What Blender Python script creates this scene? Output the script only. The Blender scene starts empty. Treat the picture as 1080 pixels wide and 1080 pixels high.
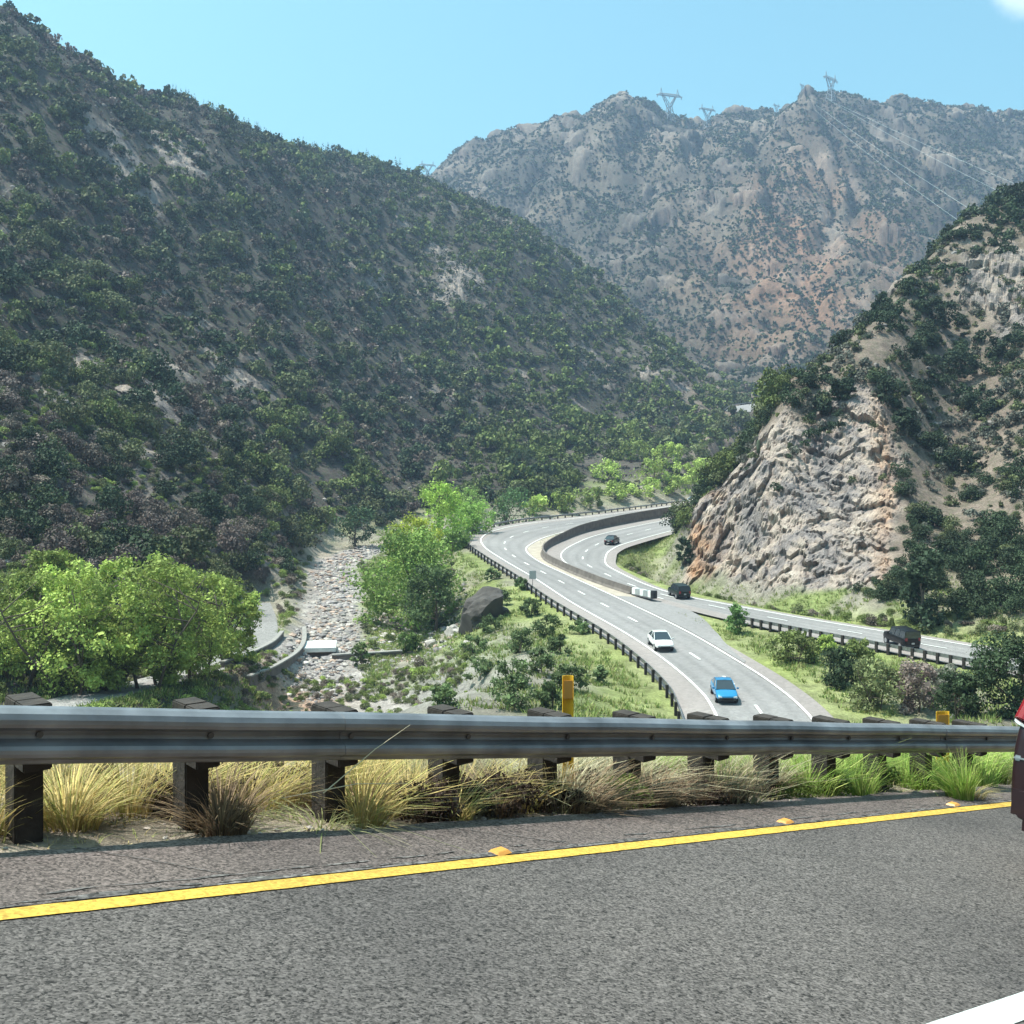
import bpy, bmesh, math, random
import numpy as np
from mathutils import Vector, Matrix
random.seed(7); rng = np.random.default_rng(11)
scene = bpy.context.scene
COL = scene.collection
F = 1100.0; CX = 540.0; HY = 500.0          # focal length and horizon of the photo, in its 1080 px frame

# ------------------------------------------------------------------ noise
_perm = rng.permutation(256); _perm = np.concatenate([_perm, _perm, _perm])
_g = rng.normal(size=(256, 3)); _g /= np.linalg.norm(_g, axis=1)[:, None]
_gx, _gy, _gz = (np.ascontiguousarray(_g[:, i]) for i in range(3))
def cells(x, y, z):
    # blocky fracture pattern: each cell of a jittered lattice has its own offset and tilt
    xi, yi, zi = (np.floor(v).astype(int) for v in (x, y, z)); best = np.full(x.shape, 9e9); out = np.zeros(x.shape); sec = np.full(x.shape, 9e9)
    for a in (-1,0,1):
        for b in (-1,0,1):
            for c in (-1,0,1):
                h = _perm[_perm[_perm[(xi+a) & 255] + ((yi+b) & 255)] + ((zi+c) & 255)]
                dx = xi+a+.5+_gx[h]*.42-x; dy = yi+b+.5+_gy[h]*.42-y; dz = zi+c+.5+_gz[h]*.42-z; d = dx*dx+dy*dy+dz*dz
                v = _gx[(h+57) & 255]*.8 + dx*_gy[(h+91) & 255] + dz*_gz[(h+13) & 255]; k = d < best
                sec = np.where(k, best, np.minimum(sec, d)); out = np.where(k, v, out); best = np.where(k, d, best)
    return out, np.sqrt(sec)-np.sqrt(best)
def pn(x, y, z=0.0):
    x = np.asarray(x, float); y = np.asarray(y, float); z = np.zeros_like(x) + z
    xi = np.floor(x).astype(int); yi = np.floor(y).astype(int); zi = np.floor(z).astype(int)
    xf = x - xi; yf = y - yi; zf = z - zi
    xi &= 255; yi &= 255; zi &= 255
    u = xf**3*(xf*(xf*6-15)+10); v = yf**3*(yf*(yf*6-15)+10); w = zf**3*(zf*(zf*6-15)+10)
    def gr(a, b, c):
        h = _perm[_perm[_perm[(xi+a) & 255] + ((yi+b) & 255)] + ((zi+c) & 255)]
        return _gx[h]*(xf-a) + _gy[h]*(yf-b) + _gz[h]*(zf-c)
    def L(a, b, t): return a + (b-a)*t
    return L(L(L(gr(0,0,0), gr(1,0,0), u), L(gr(0,1,0), gr(1,1,0), u), v),
             L(L(gr(0,0,1), gr(1,0,1), u), L(gr(0,1,1), gr(1,1,1), u), v), w)*1.6
def fbm(x, y, z=0.0, o=4, lac=2.1, gain=.5, ridged=False):
    s = 0; a = 1; t = 0; f = 1
    for k in range(o):
        n = pn(x*f + 17*k, y*f - 9*k, (np.asarray(z)*f + 5*k))
        if ridged: n = 1 - 2*np.abs(n)
        s = s + a*n; t += a; a *= gain; f *= lac
    return s/t
def sstep(a, b, x):
    t = np.clip((x-a)/(b-a), 0, 1); return t*t*(3-2*t)

# ------------------------------------------------------------------ plan of the roads
def zR(Y): return -20.8 + .0545*np.asarray(Y, float)
def crom(pts, n=10):
    pts = [np.array(p, float) for p in pts]; P = [2*pts[0]-pts[1]] + pts + [2*pts[-1]-pts[-2]]; out = []
    for i in range(1, len(P)-2):
        for k in range(n):
            t = k/n; a, b, c, d = P[i-1:i+3]
            out.append(.5*((2*b)+(c-a)*t+(2*a-5*b+4*c-d)*t*t+(3*b-a-3*c+d)*t**3))
    out.append(pts[-1]); return np.array(out)
C1L = [(11.5,54),(13.4,64),(14.3,74),(14.2,80.3),(13.0,89.7),(10.9,100.4),(6.6,117.3),(2.9,134.6),(-1.4,152.5),(-4.4,167),(-5.2,180),(-2.8,192),(3.7,204.3),(13.6,214.8),(29.7,233.5),(43,250),(58,264),(80,277)]
C1R = [(18,52),(19.8,63),(20.7,73),(20.3,81.3),(19.0,90),(16.7,102.2),(12.2,119.6),(7.9,135),(3.8,150.5),(2.2,163),(3.4,172),(6.2,181.5),(11.4,192.5),(19.6,204.5),(35,225.5),(47.5,243),(61,256),(82,269)]
C2L = [(52,240),(40.2,228.3),(25.9,209.5),(14,190),(8.5,175.8),(5.1,163.2),(4.9,152.5),(7,143),(10,133),(13.6,123.5),(19,112.4),(24.5,103.5),(30.5,96),(38.6,86.2),(50,73)]
C2R = [(60,228),(46,215),(33.8,194.8),(20.4,170.5),(16.6,161),(15.4,154),(14.7,146),(15.7,138.4),(17.8,128.5),(20.4,121.8),(25,115.8),(30.8,108.6),(37,101.8),(44.5,93.5),(56.5,80)]
C1L, C1R, C2L, C2R = [crom(c) for c in (C1L, C1R, C2L, C2R)]
def nrm2(c):
    t = np.gradient(c, axis=0); t /= np.linalg.norm(t, axis=1)[:, None]
    return np.stack([t[:,1], -t[:,0]], 1)
n1 = nrm2((C1L+C1R)/2)                                  # points to the right of travel direction (away from camera)
C1PL = C1L - n1*2.5; C1PR = C1R + n1*1.6
C1C = ((C1PL+C1PR)/2)[::3]; C2C = (C2L+C2R)/2; C2C = np.vstack([C2C[::3], C2C[-1:]]); C1M = (C1PL+C1PR)/2; C2M = (C2L+C2R)/2
FARROAD = crom([(92,425),(97,440),(103,449),(112,457),(124,462)], 3)
ZFAR = 29.0

# near road: origin, direction, valley normal
G0 = np.array([0, 7.66]); D2 = np.array([.7706, .6373]); N2 = np.array([-.6373, .7706]); GZ = -2.49; GS = -.164
def sp(x, y):
    return x*D2[0] + (y-G0[1])*D2[1], x*N2[0] + (y-G0[1])*N2[1]
def pt(s, p, h=0.0):
    return (s*D2[0]+p*N2[0], G0[1]+s*D2[1]+p*N2[1], GZ + GS*s + h)

RIVER = crom([(-11,84),(-16.5,93),(-19.3,101),(-20.5,110),(-21.8,122),(-24,138),(-27,160),(-31,180),(-31,205),(-22,222),(-12,236),(6,252),(30,272),(55,300),(75,340),(92,400)], 3)
def zRiv(Y): return np.where(Y < 212, -25+.045*Y, -15.46 + (Y-212)*.085)
OLDROAD = crom([(-46,50),(-34,64),(-29.5,77),(-27.5,86),(-26.3,97),(-27.6,112),(-31,128),(-36,146)], 4)

def pdist(x, y, poly):
    d = np.full(x.shape, 1e9)
    for a, b in zip(poly[:-1], poly[1:]):
        ab = b-a; t = np.clip(((x-a[0])*ab[0]+(y-a[1])*ab[1])/(ab@ab), 0, 1)
        d = np.minimum(d, np.hypot(x-a[0]-t*ab[0], y-a[1]-t*ab[1]))
    return d

# ------------------------------------------------------------------ terrain control points: (px, py, depth)
CT = [(-200,760,60),(0,735,72),(-200,700,90),(150,745,76),(300,752,86),(450,742,72),(400,735,85),(600,735,72),(560,690,88),(500,690,98),
 (520,650,115),(450,690,112),(450,655,138),(470,605,165),(430,570,215),(380,690,112),(360,640,145),(1000,740,72),(1080,720,78),(900,730,78),(1300,720,80),(820,700,86),
 (540,860,30),(0,860,30),(1080,860,30),(540,800,50),(0,800,50),(1080,800,50),(-300,860,30),(1400,860,30),(-300,800,50),
 (0,640,92),(100,640,98),(200,640,108),(270,652,114),(300,600,152),(310,560,185),(250,565,160),(340,560,222),(420,528,262),(-250,600,90),
 (0,520,118),(0,400,155),(0,200,245),(0,10,335),(-200,500,110),(-200,300,170),(-200,0,260),(-450,300,150),(-450,-100,240),
 (100,550,128),(100,450,165),(100,300,235),(100,70,355),(150,400,195),(150,250,285),(150,109,372),(200,500,170),(200,113,395),
 (250,470,195),(250,300,305),(250,132,425),(350,450,262),(350,300,372),(350,164,485),(400,178,525),(440,190,560),(440,300,435),(440,450,312),
 (500,215,580),(550,238,590),(550,350,435),(550,470,330),(590,265,585),(640,302,570),(640,400,455),(640,480,345),(680,340,550),(720,372,520),(720,430,435),(750,410,475),(775,440,440),
 (590,522,282),(660,522,296),(700,500,315),(740,480,345),(760,455,395),(795,436,440),
 (0,70,450),(0,110,620),(100,140,520),(150,180,560),(250,210,620),(250,235,1150),(0,120,1100),(350,230,700),(350,230,1200),(-300,100,500),(-300,100,1100),
 (440,265,760),(550,335,720),(640,375,670),(720,420,580),(500,300,740),
 (440,194,1160),(500,157,1120),(540,148,1110),(580,137,1100),(620,127,1080),(650,113,1062),(668,112,1060),(700,129,1080),(760,133,1080),(800,126,1060),(832,116,1048),(850,99,1030),(866,110,1036),(890,117,1050),(920,121,1070),(950,117,1080),(1000,121,1100),(1080,129,1120),(1250,140,1100),(1500,150,1100),
 (440,260,1450),(600,200,1450),(750,200,1450),(850,180,1450),(1000,190,1450),(1250,200,1450),(0,200,1450),
 (500,250,900),(600,262,860),(560,200,960),(650,200,930),(750,200,920),(850,200,880),(950,200,920),(1080,200,950),(600,330,740),(700,300,780),(800,300,765),(900,280,780),
 (1000,260,830),(1080,260,860),(1300,260,850),(700,385,640),(780,405,590),(820,395,600),(900,365,620),(1000,350,660),(1150,340,700),
 # right hill
 (725,590,160),(735,530,168),(775,465,166),(800,430,161),(830,394,156),(860,380,162),(900,330,184),(950,282,200),(1000,240,216),(1040,212,228),(1080,190,240),(1200,140,260),
 (935,410,154),(940,440,150),(950,500,139),(945,560,129),(930,610,118),(900,560,131),(900,480,142),(850,450,148),(830,540,138),(780,530,150),(870,628,121),(800,607,134),(760,603,144),
 (1000,500,147),(1000,400,172),(1000,300,199),(1080,500,136),(1080,400,162),(1080,300,196),(1080,600,112),(1000,600,117),(1050,660,98),(1150,640,92),
 (1300,500,125),(1300,300,182),(1300,120,240),(1300,620,90),(1500,400,140),
 # back of the right hill
 (742,545,193),(760,540,198),(800,500,195),(830,480,200),(900,450,232),(950,420,260),(1000,400,290),(1080,360,340),(860,510,240),(800,520,262),(850,500,300),(900,470,350),(850,450,420),(900,430,470),(1000,420,450),(1200,350,400),
 ]
CT = np.array(CT, float)
def warp(x, y): return np.stack([x/y*3.0, np.log(y)], -1)
_cp = warp((CT[:,0]-CX)/F*CT[:,2], CT[:,2]); _cq = (HY-CT[:,1])/F
def _k(r2): return .5*r2*np.log(r2+1e-9)
_n = len(CT); _A = np.zeros((_n+3, _n+3))
_A[:_n,:_n] = _k(((_cp[:,None]-_cp[None])**2).sum(-1)) + np.eye(_n)*2e-4
_A[:_n,_n] = 1; _A[:_n,_n+1:] = _cp; _A[_n,:_n] = 1; _A[_n+1:,:_n] = _cp.T
_W = np.linalg.solve(_A, np.concatenate([_cq, [0,0,0]]))
def tps(x, y):
    q = np.empty(x.shape); P = warp(x, y)
    for i in range(0, len(x), 40000):
        p = P[i:i+40000]
        q[i:i+40000] = _k(((p[:,None]-_cp[None])**2).sum(-1))@_W[:_n] + _W[_n] + p@_W[_n+1:]
    return q*y
ROCKP = np.array([((a-CX)/F*c, c) for a, b, c in [(719,598,156),(728,530,172),(766,470,167),(800,440,161),(838,452,152),(880,425,157),(900,410,158),(935,402,157),(943,440,150),(951,500,138),(945,560,128),(932,615,117),(850,632,123),(775,610,137)]])
def inpoly(x, y, P):
    c = np.zeros(x.shape, bool); j = len(P)-1
    for i in range(len(P)):
        m = ((P[i,1] > y) != (P[j,1] > y)) & (x < (P[j,0]-P[i,0])*(y-P[i,1])/(P[j,1]-P[i,1]+1e-12)+P[i,0])
        c ^= m; j = i
    return c
def rockw(x, y):
    d = pdist(x, y, np.vstack([ROCKP, ROCKP[:1]])); s = np.where(inpoly(x, y, ROCKP), d, -d)
    return sstep(-1.2, 1.2, s + 2.0*fbm(x*.16, y*.16, 3.3, 3))
def H(x, y, full=False):
    x = np.atleast_1d(np.asarray(x, float)); y = np.maximum(np.atleast_1d(np.asarray(y, float)), 2.0)
    shp = x.shape; x = x.ravel(); y = y.ravel()
    z = tps(x, np.maximum(y, 22.0)) ; z = np.where(y < 22, -12.0, z)
    hill = sstep(2, 22, z - zR(np.minimum(y, 300))); far = sstep(480, 680, y)
    n = fbm(x/95, y/95, .7, 5, ridged=True)*1.0 - .25 - .75*(1-far)
    n2 = fbm(x/28, y/28, 4.7, 4)
    z = z + hill*(n*(3.6+far*17) + n2*(1.6+far*4.5))
    gul = np.abs(pn(x/75+.25*pn(x/40,y/40,8.), y/230, 9.1)); z = z - hill*(1-far*.2)*np.exp(-(gul/.12)**2)*(3.2+far*14)
    z = z + fbm(x/7, y/7, 2.2, 3)*(.35 + .8*hill) * sstep(40, 70, y)
    # river bed
    dr = pdist(x, y, RIVER); w = 2.6 + 1.4*sstep(125, 105, y) + np.where(y > 230, 4, 0)
    t = sstep(w, w+9, dr + 1.5*pn(x/6, y/6, 1.1)); zr = zRiv(y) + .35*fbm(x/2.5, y/2.5, 7.7, 3)
    z = np.minimum(z, zr + t*200) if False else zr*(1-t) + z*t
    # old road bench
    do = pdist(x, y, OLDROAD); t = sstep(2.6, 6.5, do); z = z*t + (1-t)*(-16.9 + .0*y + np.clip((90-y)*.06, -1.2, 4))
    # highway bench
    zr = zR(y) - .22
    d1 = pdist(x, y, C1C) - 5.2; d2 = pdist(x, y, C2C) - 4.3
    dm = np.minimum(d1, d2)
    med = inpoly(x, y, np.vstack([C1R[8::3], C2L[:-3:3]])); dm = np.where(med, -1, dm)
    t = sstep(.6, 8.5, dm); t = np.where(rockw(x, y) > .5, sstep(.6, 3.5, dm), t)
    z = zr*(1-t) + z*t
    df = pdist(x, y, FARROAD); t = sstep(5.2, 8.5, df); z = (25.2+.16*(y-425))*(1-t) + z*t
    # bench and embankment of the near road
    s, p = sp(x, y)
    zn = GZ + GS*s - .07 + np.where(p > 0, .04*fbm(x*1.3, y*1.3, 6.1, 3)+.02, 0)
    emb = zn - .62*np.maximum(p-3.6, 0) - .02*np.maximum(p, 0)
    emb = emb + np.where(p > 3.6, .5*fbm(x/4, y/4, 2.9, 3)*sstep(3.6, 9, p), 0)
    z = np.where(p < 3.6, emb, np.maximum(z, emb))
    return z.reshape(shp)
_GU = np.linspace(-1.2, 1.2, 800); _GL = np.linspace(math.log(40.0), math.log(1500.0), 800); _GH = None
def Hg(x, y):
    """fast bilinear lookup of H for far ground"""
    global _GH
    if _GH is None:
        U, Lg = np.meshgrid(_GU, _GL); Yg = np.exp(Lg); _GH = H(U*Yg, Yg)
    fu = np.clip((x/y+1.2)/2.4*799, 0, 798.99); fl = np.clip((np.log(y)-_GL[0])/(_GL[-1]-_GL[0])*799, 0, 798.99)
    i = fu.astype(int); j = fl.astype(int); a = fu-i; b = fl-j
    return (_GH[j,i]*(1-a)+_GH[j,i+1]*a)*(1-b) + (_GH[j+1,i]*(1-a)+_GH[j+1,i+1]*a)*b
def px2g(px, py, y0=45.0, y1=1300.0, dy=0):
    Y = np.exp(np.linspace(math.log(y0), math.log(y1), 900)); X = (px-CX)/F*Y; Z = (HY-py)/F*Y
    h = Hg(X, Y); i = np.argmax(Z < h)
    if not (Z < h).any(): i = 899
    return float(X[i]), float(Y[i]), float(H(X[i], Y[i])[0])

# ------------------------------------------------------------------ object helpers
def tag(o, label=None, cat=None, group=None, kind=None):
    if label: o['label'] = label
    if cat: o['category'] = cat
    if group: o['group'] = group
    if kind: o['kind'] = kind
    return o
def empty(name, loc=(0,0,0), rz=0, **k):
    o = bpy.data.objects.new(name, None); o.location = loc; o.rotation_euler = (0,0,rz); o.empty_display_size = .2
    COL.objects.link(o); return tag(o, **k)
def link(name, me, mat=None, parent=None, **k):
    o = bpy.data.objects.new(name, me); COL.objects.link(o)
    if mat is not None and not len(me.materials): me.materials.append(mat)
    if parent: o.parent = parent
    return tag(o, **k)
def npmesh(name, V, Fq, mat=None, col=None, smooth=False):
    V = np.asarray(V, np.float32).reshape(-1, 3); Fq = np.asarray(Fq, np.int32); k = Fq.shape[1]; m = len(Fq)
    me = bpy.data.meshes.new(name); me.vertices.add(len(V)); me.vertices.foreach_set('co', V.ravel())
    me.loops.add(m*k); me.loops.foreach_set('vertex_index', Fq.ravel())
    me.polygons.add(m); me.polygons.foreach_set('loop_start', np.arange(0, m*k, k, dtype=np.int32))
    try: me.polygons.foreach_set('loop_total', np.full(m, k, np.int32))
    except Exception: pass
    me.polygons.foreach_set('use_smooth', np.full(m, smooth))
    if col is not None:
        a = me.color_attributes.new('Col', 'FLOAT_COLOR', 'POINT')
        c = np.ones((len(V), 4), np.float32); c[:, :3] = col; a.data.foreach_set('color', c.ravel())
    if mat is not None: me.materials.append(mat)
    me.update(calc_edges=True); return me
class MB:
    def __init__(s): s.v = []; s.f = []
    def poly(s, pts, faces):
        b = len(s.v); s.v += [tuple(p) for p in pts]; s.f += [tuple(b+i for i in f) for f in faces]; return s
    def box(s, c, d, M=None, tb=0.0):
        x, y, z = d[0]/2, d[1]/2, d[2]/2; P = []
        for k in (-1, 1):
            t = 1-tb if k > 0 else 1
            P += [(-x*t,-y*t,k*z),(x*t,-y*t,k*z),(x*t,y*t,k*z),(-x*t,y*t,k*z)]
        P = [Vector(p) for p in P]
        if M is not None: P = [M @ p for p in P]
        P = [p+Vector(c) for p in P]
        return s.poly(P, [(3,2,1,0),(4,5,6,7),(0,1,5,4),(1,2,6,5),(2,3,7,6),(3,0,4,7)])
    def tube(s, pts, rad, n=8, cap=True):
        pts = [Vector(p) for p in pts]; rs = rad if isinstance(rad, (list, tuple)) else [rad]*len(pts); b = len(s.v)
        for i, p in enumerate(pts):
            t = (pts[min(i+1, len(pts)-1)]-pts[max(i-1, 0)]).normalized()
            a = t.cross(Vector((0,0,1)) if abs(t.z) < .9 else Vector((1,0,0))).normalized(); c = t.cross(a)
            for k in range(n):
                w = 2*math.pi*k/n; s.v.append(tuple(p+(a*math.cos(w)+c*math.sin(w))*rs[i]))
        for i in range(len(pts)-1):
            for k in range(n):
                s.f.append((b+i*n+k, b+i*n+(k+1)%n, b+(i+1)*n+(k+1)%n, b+(i+1)*n+k))
        if cap:
            s.f.append(tuple(b+k for k in range(n))[::-1]); e = b+(len(pts)-1)*n; s.f.append(tuple(e+k for k in range(n)))
        return s
    def loft(s, rings, closed=True, caps=True):
        b = len(s.v); n = len(rings[0])
        for r in rings: s.v += [tuple(p) for p in r]
        for i in range(len(rings)-1):
            for k in range(n if closed else n-1):
                s.f.append((b+i*n+k, b+i*n+(k+1)%n, b+(i+1)*n+(k+1)%n, b+(i+1)*n+k))
        if caps and closed:
            s.f.append(tuple(b+k for k in range(n))[::-1]); e = b+(len(rings)-1)*n; s.f.append(tuple(e+k for k in range(n)))
        return s
    def build(s, name, mat, parent=None, smooth=False, bevel=0, fix=True, **k):
        me = bpy.data.meshes.new(name); me.from_pydata(s.v, [], s.f)
        if fix:
            bm = bmesh.new(); bm.from_mesh(me); bmesh.ops.recalc_face_normals(bm, faces=bm.faces)
            if bevel: bmesh.ops.bevel(bm, geom=[e for e in bm.edges if e.is_manifold and e.calc_face_angle(0) > .6], offset=bevel, segments=2, affect='EDGES', clamp_overlap=True)
            bm.to_mesh(me); bm.free()
        if smooth: me.polygons.foreach_set('use_smooth', [True]*len(me.polygons))
        me.update(); return link(name, me, mat, parent, **k)

# ------------------------------------------------------------------ materials
def newmat(name):
    m = bpy.data.materials.new(name); m.use_nodes = True; nt = m.node_tree; b = nt.nodes['Principled BSDF']; return m, nt, b
def simple(name, col, rough=.6, metal=0, noise=0, nscale=20, bump=0, bscale=60, spec=.5, emis=None, coat=0):
    m, nt, b = newmat(name); N = nt.nodes; L = nt.links
    b.inputs['Base Color'].default_value = (*col, 1); b.inputs['Roughness'].default_value = rough; b.inputs['Metallic'].default_value = metal
    b.inputs['Specular IOR Level'].default_value = spec; b.inputs['Coat Weight'].default_value = coat
    tc = N.new('ShaderNodeTexCoord')
    if noise:
        t = N.new('ShaderNodeTexNoise'); t.inputs['Scale'].default_value = nscale; t.inputs['Detail'].default_value = 6; L.new(tc.outputs['Object'], t.inputs['Vector'])
        r = N.new('ShaderNodeMapRange'); r.inputs['From Min'].default_value = .3; r.inputs['From Max'].default_value = .7; r.inputs['To Min'].default_value = 1-noise; r.inputs['To Max'].default_value = 1+noise
        L.new(t.outputs['Fac'], r.inputs['Value'])
        x = N.new('ShaderNodeVectorMath'); x.operation = 'SCALE'; x.inputs[0].default_value = col; L.new(r.outputs[0], x.inputs['Scale']); L.new(x.outputs[0], b.inputs['Base Color'])
    if bump:
        t = N.new('ShaderNodeTexNoise'); t.inputs['Scale'].default_value = bscale; t.inputs['Detail'].default_value = 4; L.new(tc.outputs['Object'], t.inputs['Vector'])
        u = N.new('ShaderNodeBump'); u.inputs['Strength'].default_value = bump; u.inputs['Distance'].default_value = .02; L.new(t.outputs['Fac'], u.inputs['Height']); L.new(u.outputs[0], b.inputs['Normal'])
    return m
def leafmat(name, tr=.25, var=.35, scale=1.2, mul=1.0):
    # leaf colour comes from the plant's own colour attribute, varied clump by clump
    m, nt, b = newmat(name); N = nt.nodes; L = nt.links
    a = N.new('ShaderNodeAttribute'); a.attribute_name = 'Col'
    oi = N.new('ShaderNodeObjectInfo'); 
    t = N.new('ShaderNodeTexNoise'); t.inputs['Scale'].default_value = scale; t.inputs['Detail'].default_value = 3
    g = N.new('ShaderNodeNewGeometry'); L.new(g.outputs['Position'], t.inputs['Vector'])
    r = N.new('ShaderNodeMapRange'); r.inputs['From Min'].default_value = .3; r.inputs['From Max'].default_value = .7; r.inputs['To Min'].default_value = mul*(1-var); r.inputs['To Max'].default_value = mul*(1+var)
    L.new(t.outputs['Fac'], r.inputs['Value'])
    r2 = N.new('ShaderNodeMapRange'); r2.inputs['To Min'].default_value = .75; r2.inputs['To Max'].default_value = 1.25; L.new(oi.outputs['Random'], r2.inputs['Value'])
    mm = N.new('ShaderNodeMath'); mm.operation = 'MULTIPLY'; L.new(r.outputs[0], mm.inputs[0]); L.new(r2.outputs[0], mm.inputs[1])
    x = N.new('ShaderNodeVectorMath'); x.operation = 'SCALE'; L.new(a.outputs['Color'], x.inputs[0]); L.new(mm.outputs[0], x.inputs['Scale'])
    L.new(x.outputs[0], b.inputs['Base Color']); b.inputs['Roughness'].default_value = .7; b.inputs['Specular IOR Level'].default_value = .2
    if tr:
        td = N.new('ShaderNodeBsdfTranslucent'); L.new(x.outputs[0], td.inputs['Color']); mx = N.new('ShaderNodeMixShader'); mx.inputs[0].default_value = tr
        L.new(b.outputs[0], mx.inputs[1]); L.new(td.outputs[0], mx.inputs[2]); L.new(mx.outputs[0], N['Material Output'].inputs['Surface'])
    return m
M = {}
M['leaf'] = leafmat('leaf'); M['scrub'] = leafmat('scrub_leaf', .12, .4, .5); M['blade'] = leafmat('grass_blade', .3, .3, 3.0)
M['bark'] = simple('bark', (.11,.085,.065), .9, noise=.35, nscale=8, bump=.6)
M['steel'] = simple('galvanised_steel', (.26,.26,.275), .38, .55, spec=.4, noise=.35, nscale=3.0, bump=.08, bscale=15)
M['rustysteel'] = simple('weathered_steel', (.12,.115,.12), .6, .3, noise=.3, nscale=4)
M['post'] = simple('weathered_timber', (.032,.025,.022), .9, noise=.4, nscale=9, bump=.5, bscale=30)
M['conc'] = simple('concrete', (.25,.235,.22), .9, noise=.2, nscale=2.0, bump=.3, bscale=8)  # coping colour, kept paler than the wall faces for their lit tops
M['concshade'] = simple('shade_dark_concrete', (.13,.11,.10), .9, noise=.3, nscale=1.2, bump=.3, bscale=6)  # darker concrete copy with the shade of barrier and wall faces in it
M['median'] = simple('median_gravel', (.34,.29,.24), .95, noise=.2, nscale=1.0)
M['yellow'] = simple('yellow_plastic', (.75,.43,.03), .5, noise=.12, nscale=15)
M['orange'] = simple('orange_reflector', (.60,.28,.06), .35)
M['white'] = simple('white_paint', (.72,.72,.70), .7, noise=.1, nscale=3)
M['rubber'] = simple('tyre_rubber', (.02,.02,.022), .85)
M['rim'] = simple('wheel_rim', (.45,.46,.48), .3, .8)
M['glass'] = simple('car_glass', (.025,.035,.045), .08, 0, spec=.8)
M['blackp'] = simple('black_plastic', (.02,.02,.022), .6)
M['lamp'] = simple('headlamp_glass', (.75,.78,.8), .1, .2)
M['tail'] = simple('tail_lamp', (.22,.008,.012), .15, coat=.5)
M['pylon'] = simple('pylon_steel', (.28,.30,.33), .6, .3)
M['wire'] = simple('wire', (.6,.62,.62), .4, .5)
M['sign'] = simple('sign_back', (.42,.45,.46), .5, .5)

def asphalt(name, base, scale, contrast, tint, bands=False):
    m, nt, b = newmat(name); N = nt.nodes; L = nt.links
    tc = N.new('ShaderNodeTexCoord')
    v = N.new('ShaderNodeTexVoronoi'); v.inputs['Scale'].default_value = scale; L.new(tc.outputs['Object'], v.inputs['Vector'])
    sep = N.new('ShaderNodeSeparateColor'); L.new(v.outputs['Color'], sep.inputs[0])
    n1 = N.new('ShaderNodeTexNoise'); n1.inputs['Scale'].default_value = scale*.35; n1.inputs['Detail'].default_value = 8; n1.inputs['Roughness'].default_value = .7; L.new(tc.outputs['Object'], n1.inputs['Vector'])
    n2 = N.new('ShaderNodeTexNoise'); n2.inputs['Scale'].default_value = .5 if scale > 20 else .05; n2.inputs['Detail'].default_value = 5; L.new(tc.outputs['Object'], n2.inputs['Vector'])
    a = N.new('ShaderNodeMath'); a.operation = 'MULTIPLY_ADD'; a.inputs[1].default_value = .5; L.new(sep.outputs[0], a.inputs[0]); L.new(n1.outputs['Fac'], a.inputs[2])
    r = N.new('ShaderNodeMapRange'); r.inputs['From Min'].default_value = .4; r.inputs['From Max'].default_value = 1.1; r.inputs['To Min'].default_value = 1-contrast; r.inputs['To Max'].default_value = 1+contrast; L.new(a.outputs[0], r.inputs['Value'])
    mx = N.new('ShaderNodeMix'); mx.data_type = 'RGBA'; mx.inputs['A'].default_value = (*base, 1); mx.inputs['B'].default_value = (*tint, 1)
    rr = N.new('ShaderNodeMapRange'); rr.inputs['From Min'].default_value = .35; rr.inputs['From Max'].default_value = .68; L.new(n2.outputs['Fac'], rr.inputs['Value']); L.new(rr.outputs[0], mx.inputs['Factor'])
    x = N.new('ShaderNodeVectorMath'); x.operation = 'SCALE'; L.new(mx.outputs['Result'], x.inputs[0]); L.new(r.outputs[0], x.inputs['Scale'])
    out = x.outputs[0]
    L.new(out, b.inputs['Base Color']); b.inputs['Roughness'].default_value = .85; b.inputs['Specular IOR Level'].default_value = .3
    u = N.new('ShaderNodeBump'); u.inputs['Strength'].default_value = .9; u.inputs['Distance'].default_value = .35/scale; L.new(a.outputs[0], u.inputs['Height']); L.new(u.outputs[0], b.inputs['Normal'])
    return m
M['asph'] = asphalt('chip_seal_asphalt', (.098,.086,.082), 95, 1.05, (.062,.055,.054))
M['shoulder'] = asphalt('shoulder_asphalt', (.130,.104,.096), 85, .9, (.09,.073,.069))
M['groove'] = asphalt('milled_asphalt', (.07,.065,.065), 40, .9, (.13,.12,.115))
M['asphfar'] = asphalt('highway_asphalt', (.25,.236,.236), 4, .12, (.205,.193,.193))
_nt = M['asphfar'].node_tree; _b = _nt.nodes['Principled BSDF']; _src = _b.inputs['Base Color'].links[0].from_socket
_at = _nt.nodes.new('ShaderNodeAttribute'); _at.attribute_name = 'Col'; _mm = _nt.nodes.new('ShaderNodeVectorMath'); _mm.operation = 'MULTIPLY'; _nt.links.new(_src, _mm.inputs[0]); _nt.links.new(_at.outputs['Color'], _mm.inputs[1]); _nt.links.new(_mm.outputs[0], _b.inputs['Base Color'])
M['ypaint'] = asphalt('yellow_paint', (.60,.37,.06), 60, .35, (.46,.29,.06))
M['wpaint'] = asphalt('white_line_paint', (.56,.58,.57), 60, .25, (.45,.47,.46))
M['track'] = asphalt('old_track_gravel', (.27,.255,.25), 6, .3, (.21,.20,.195))

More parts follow.
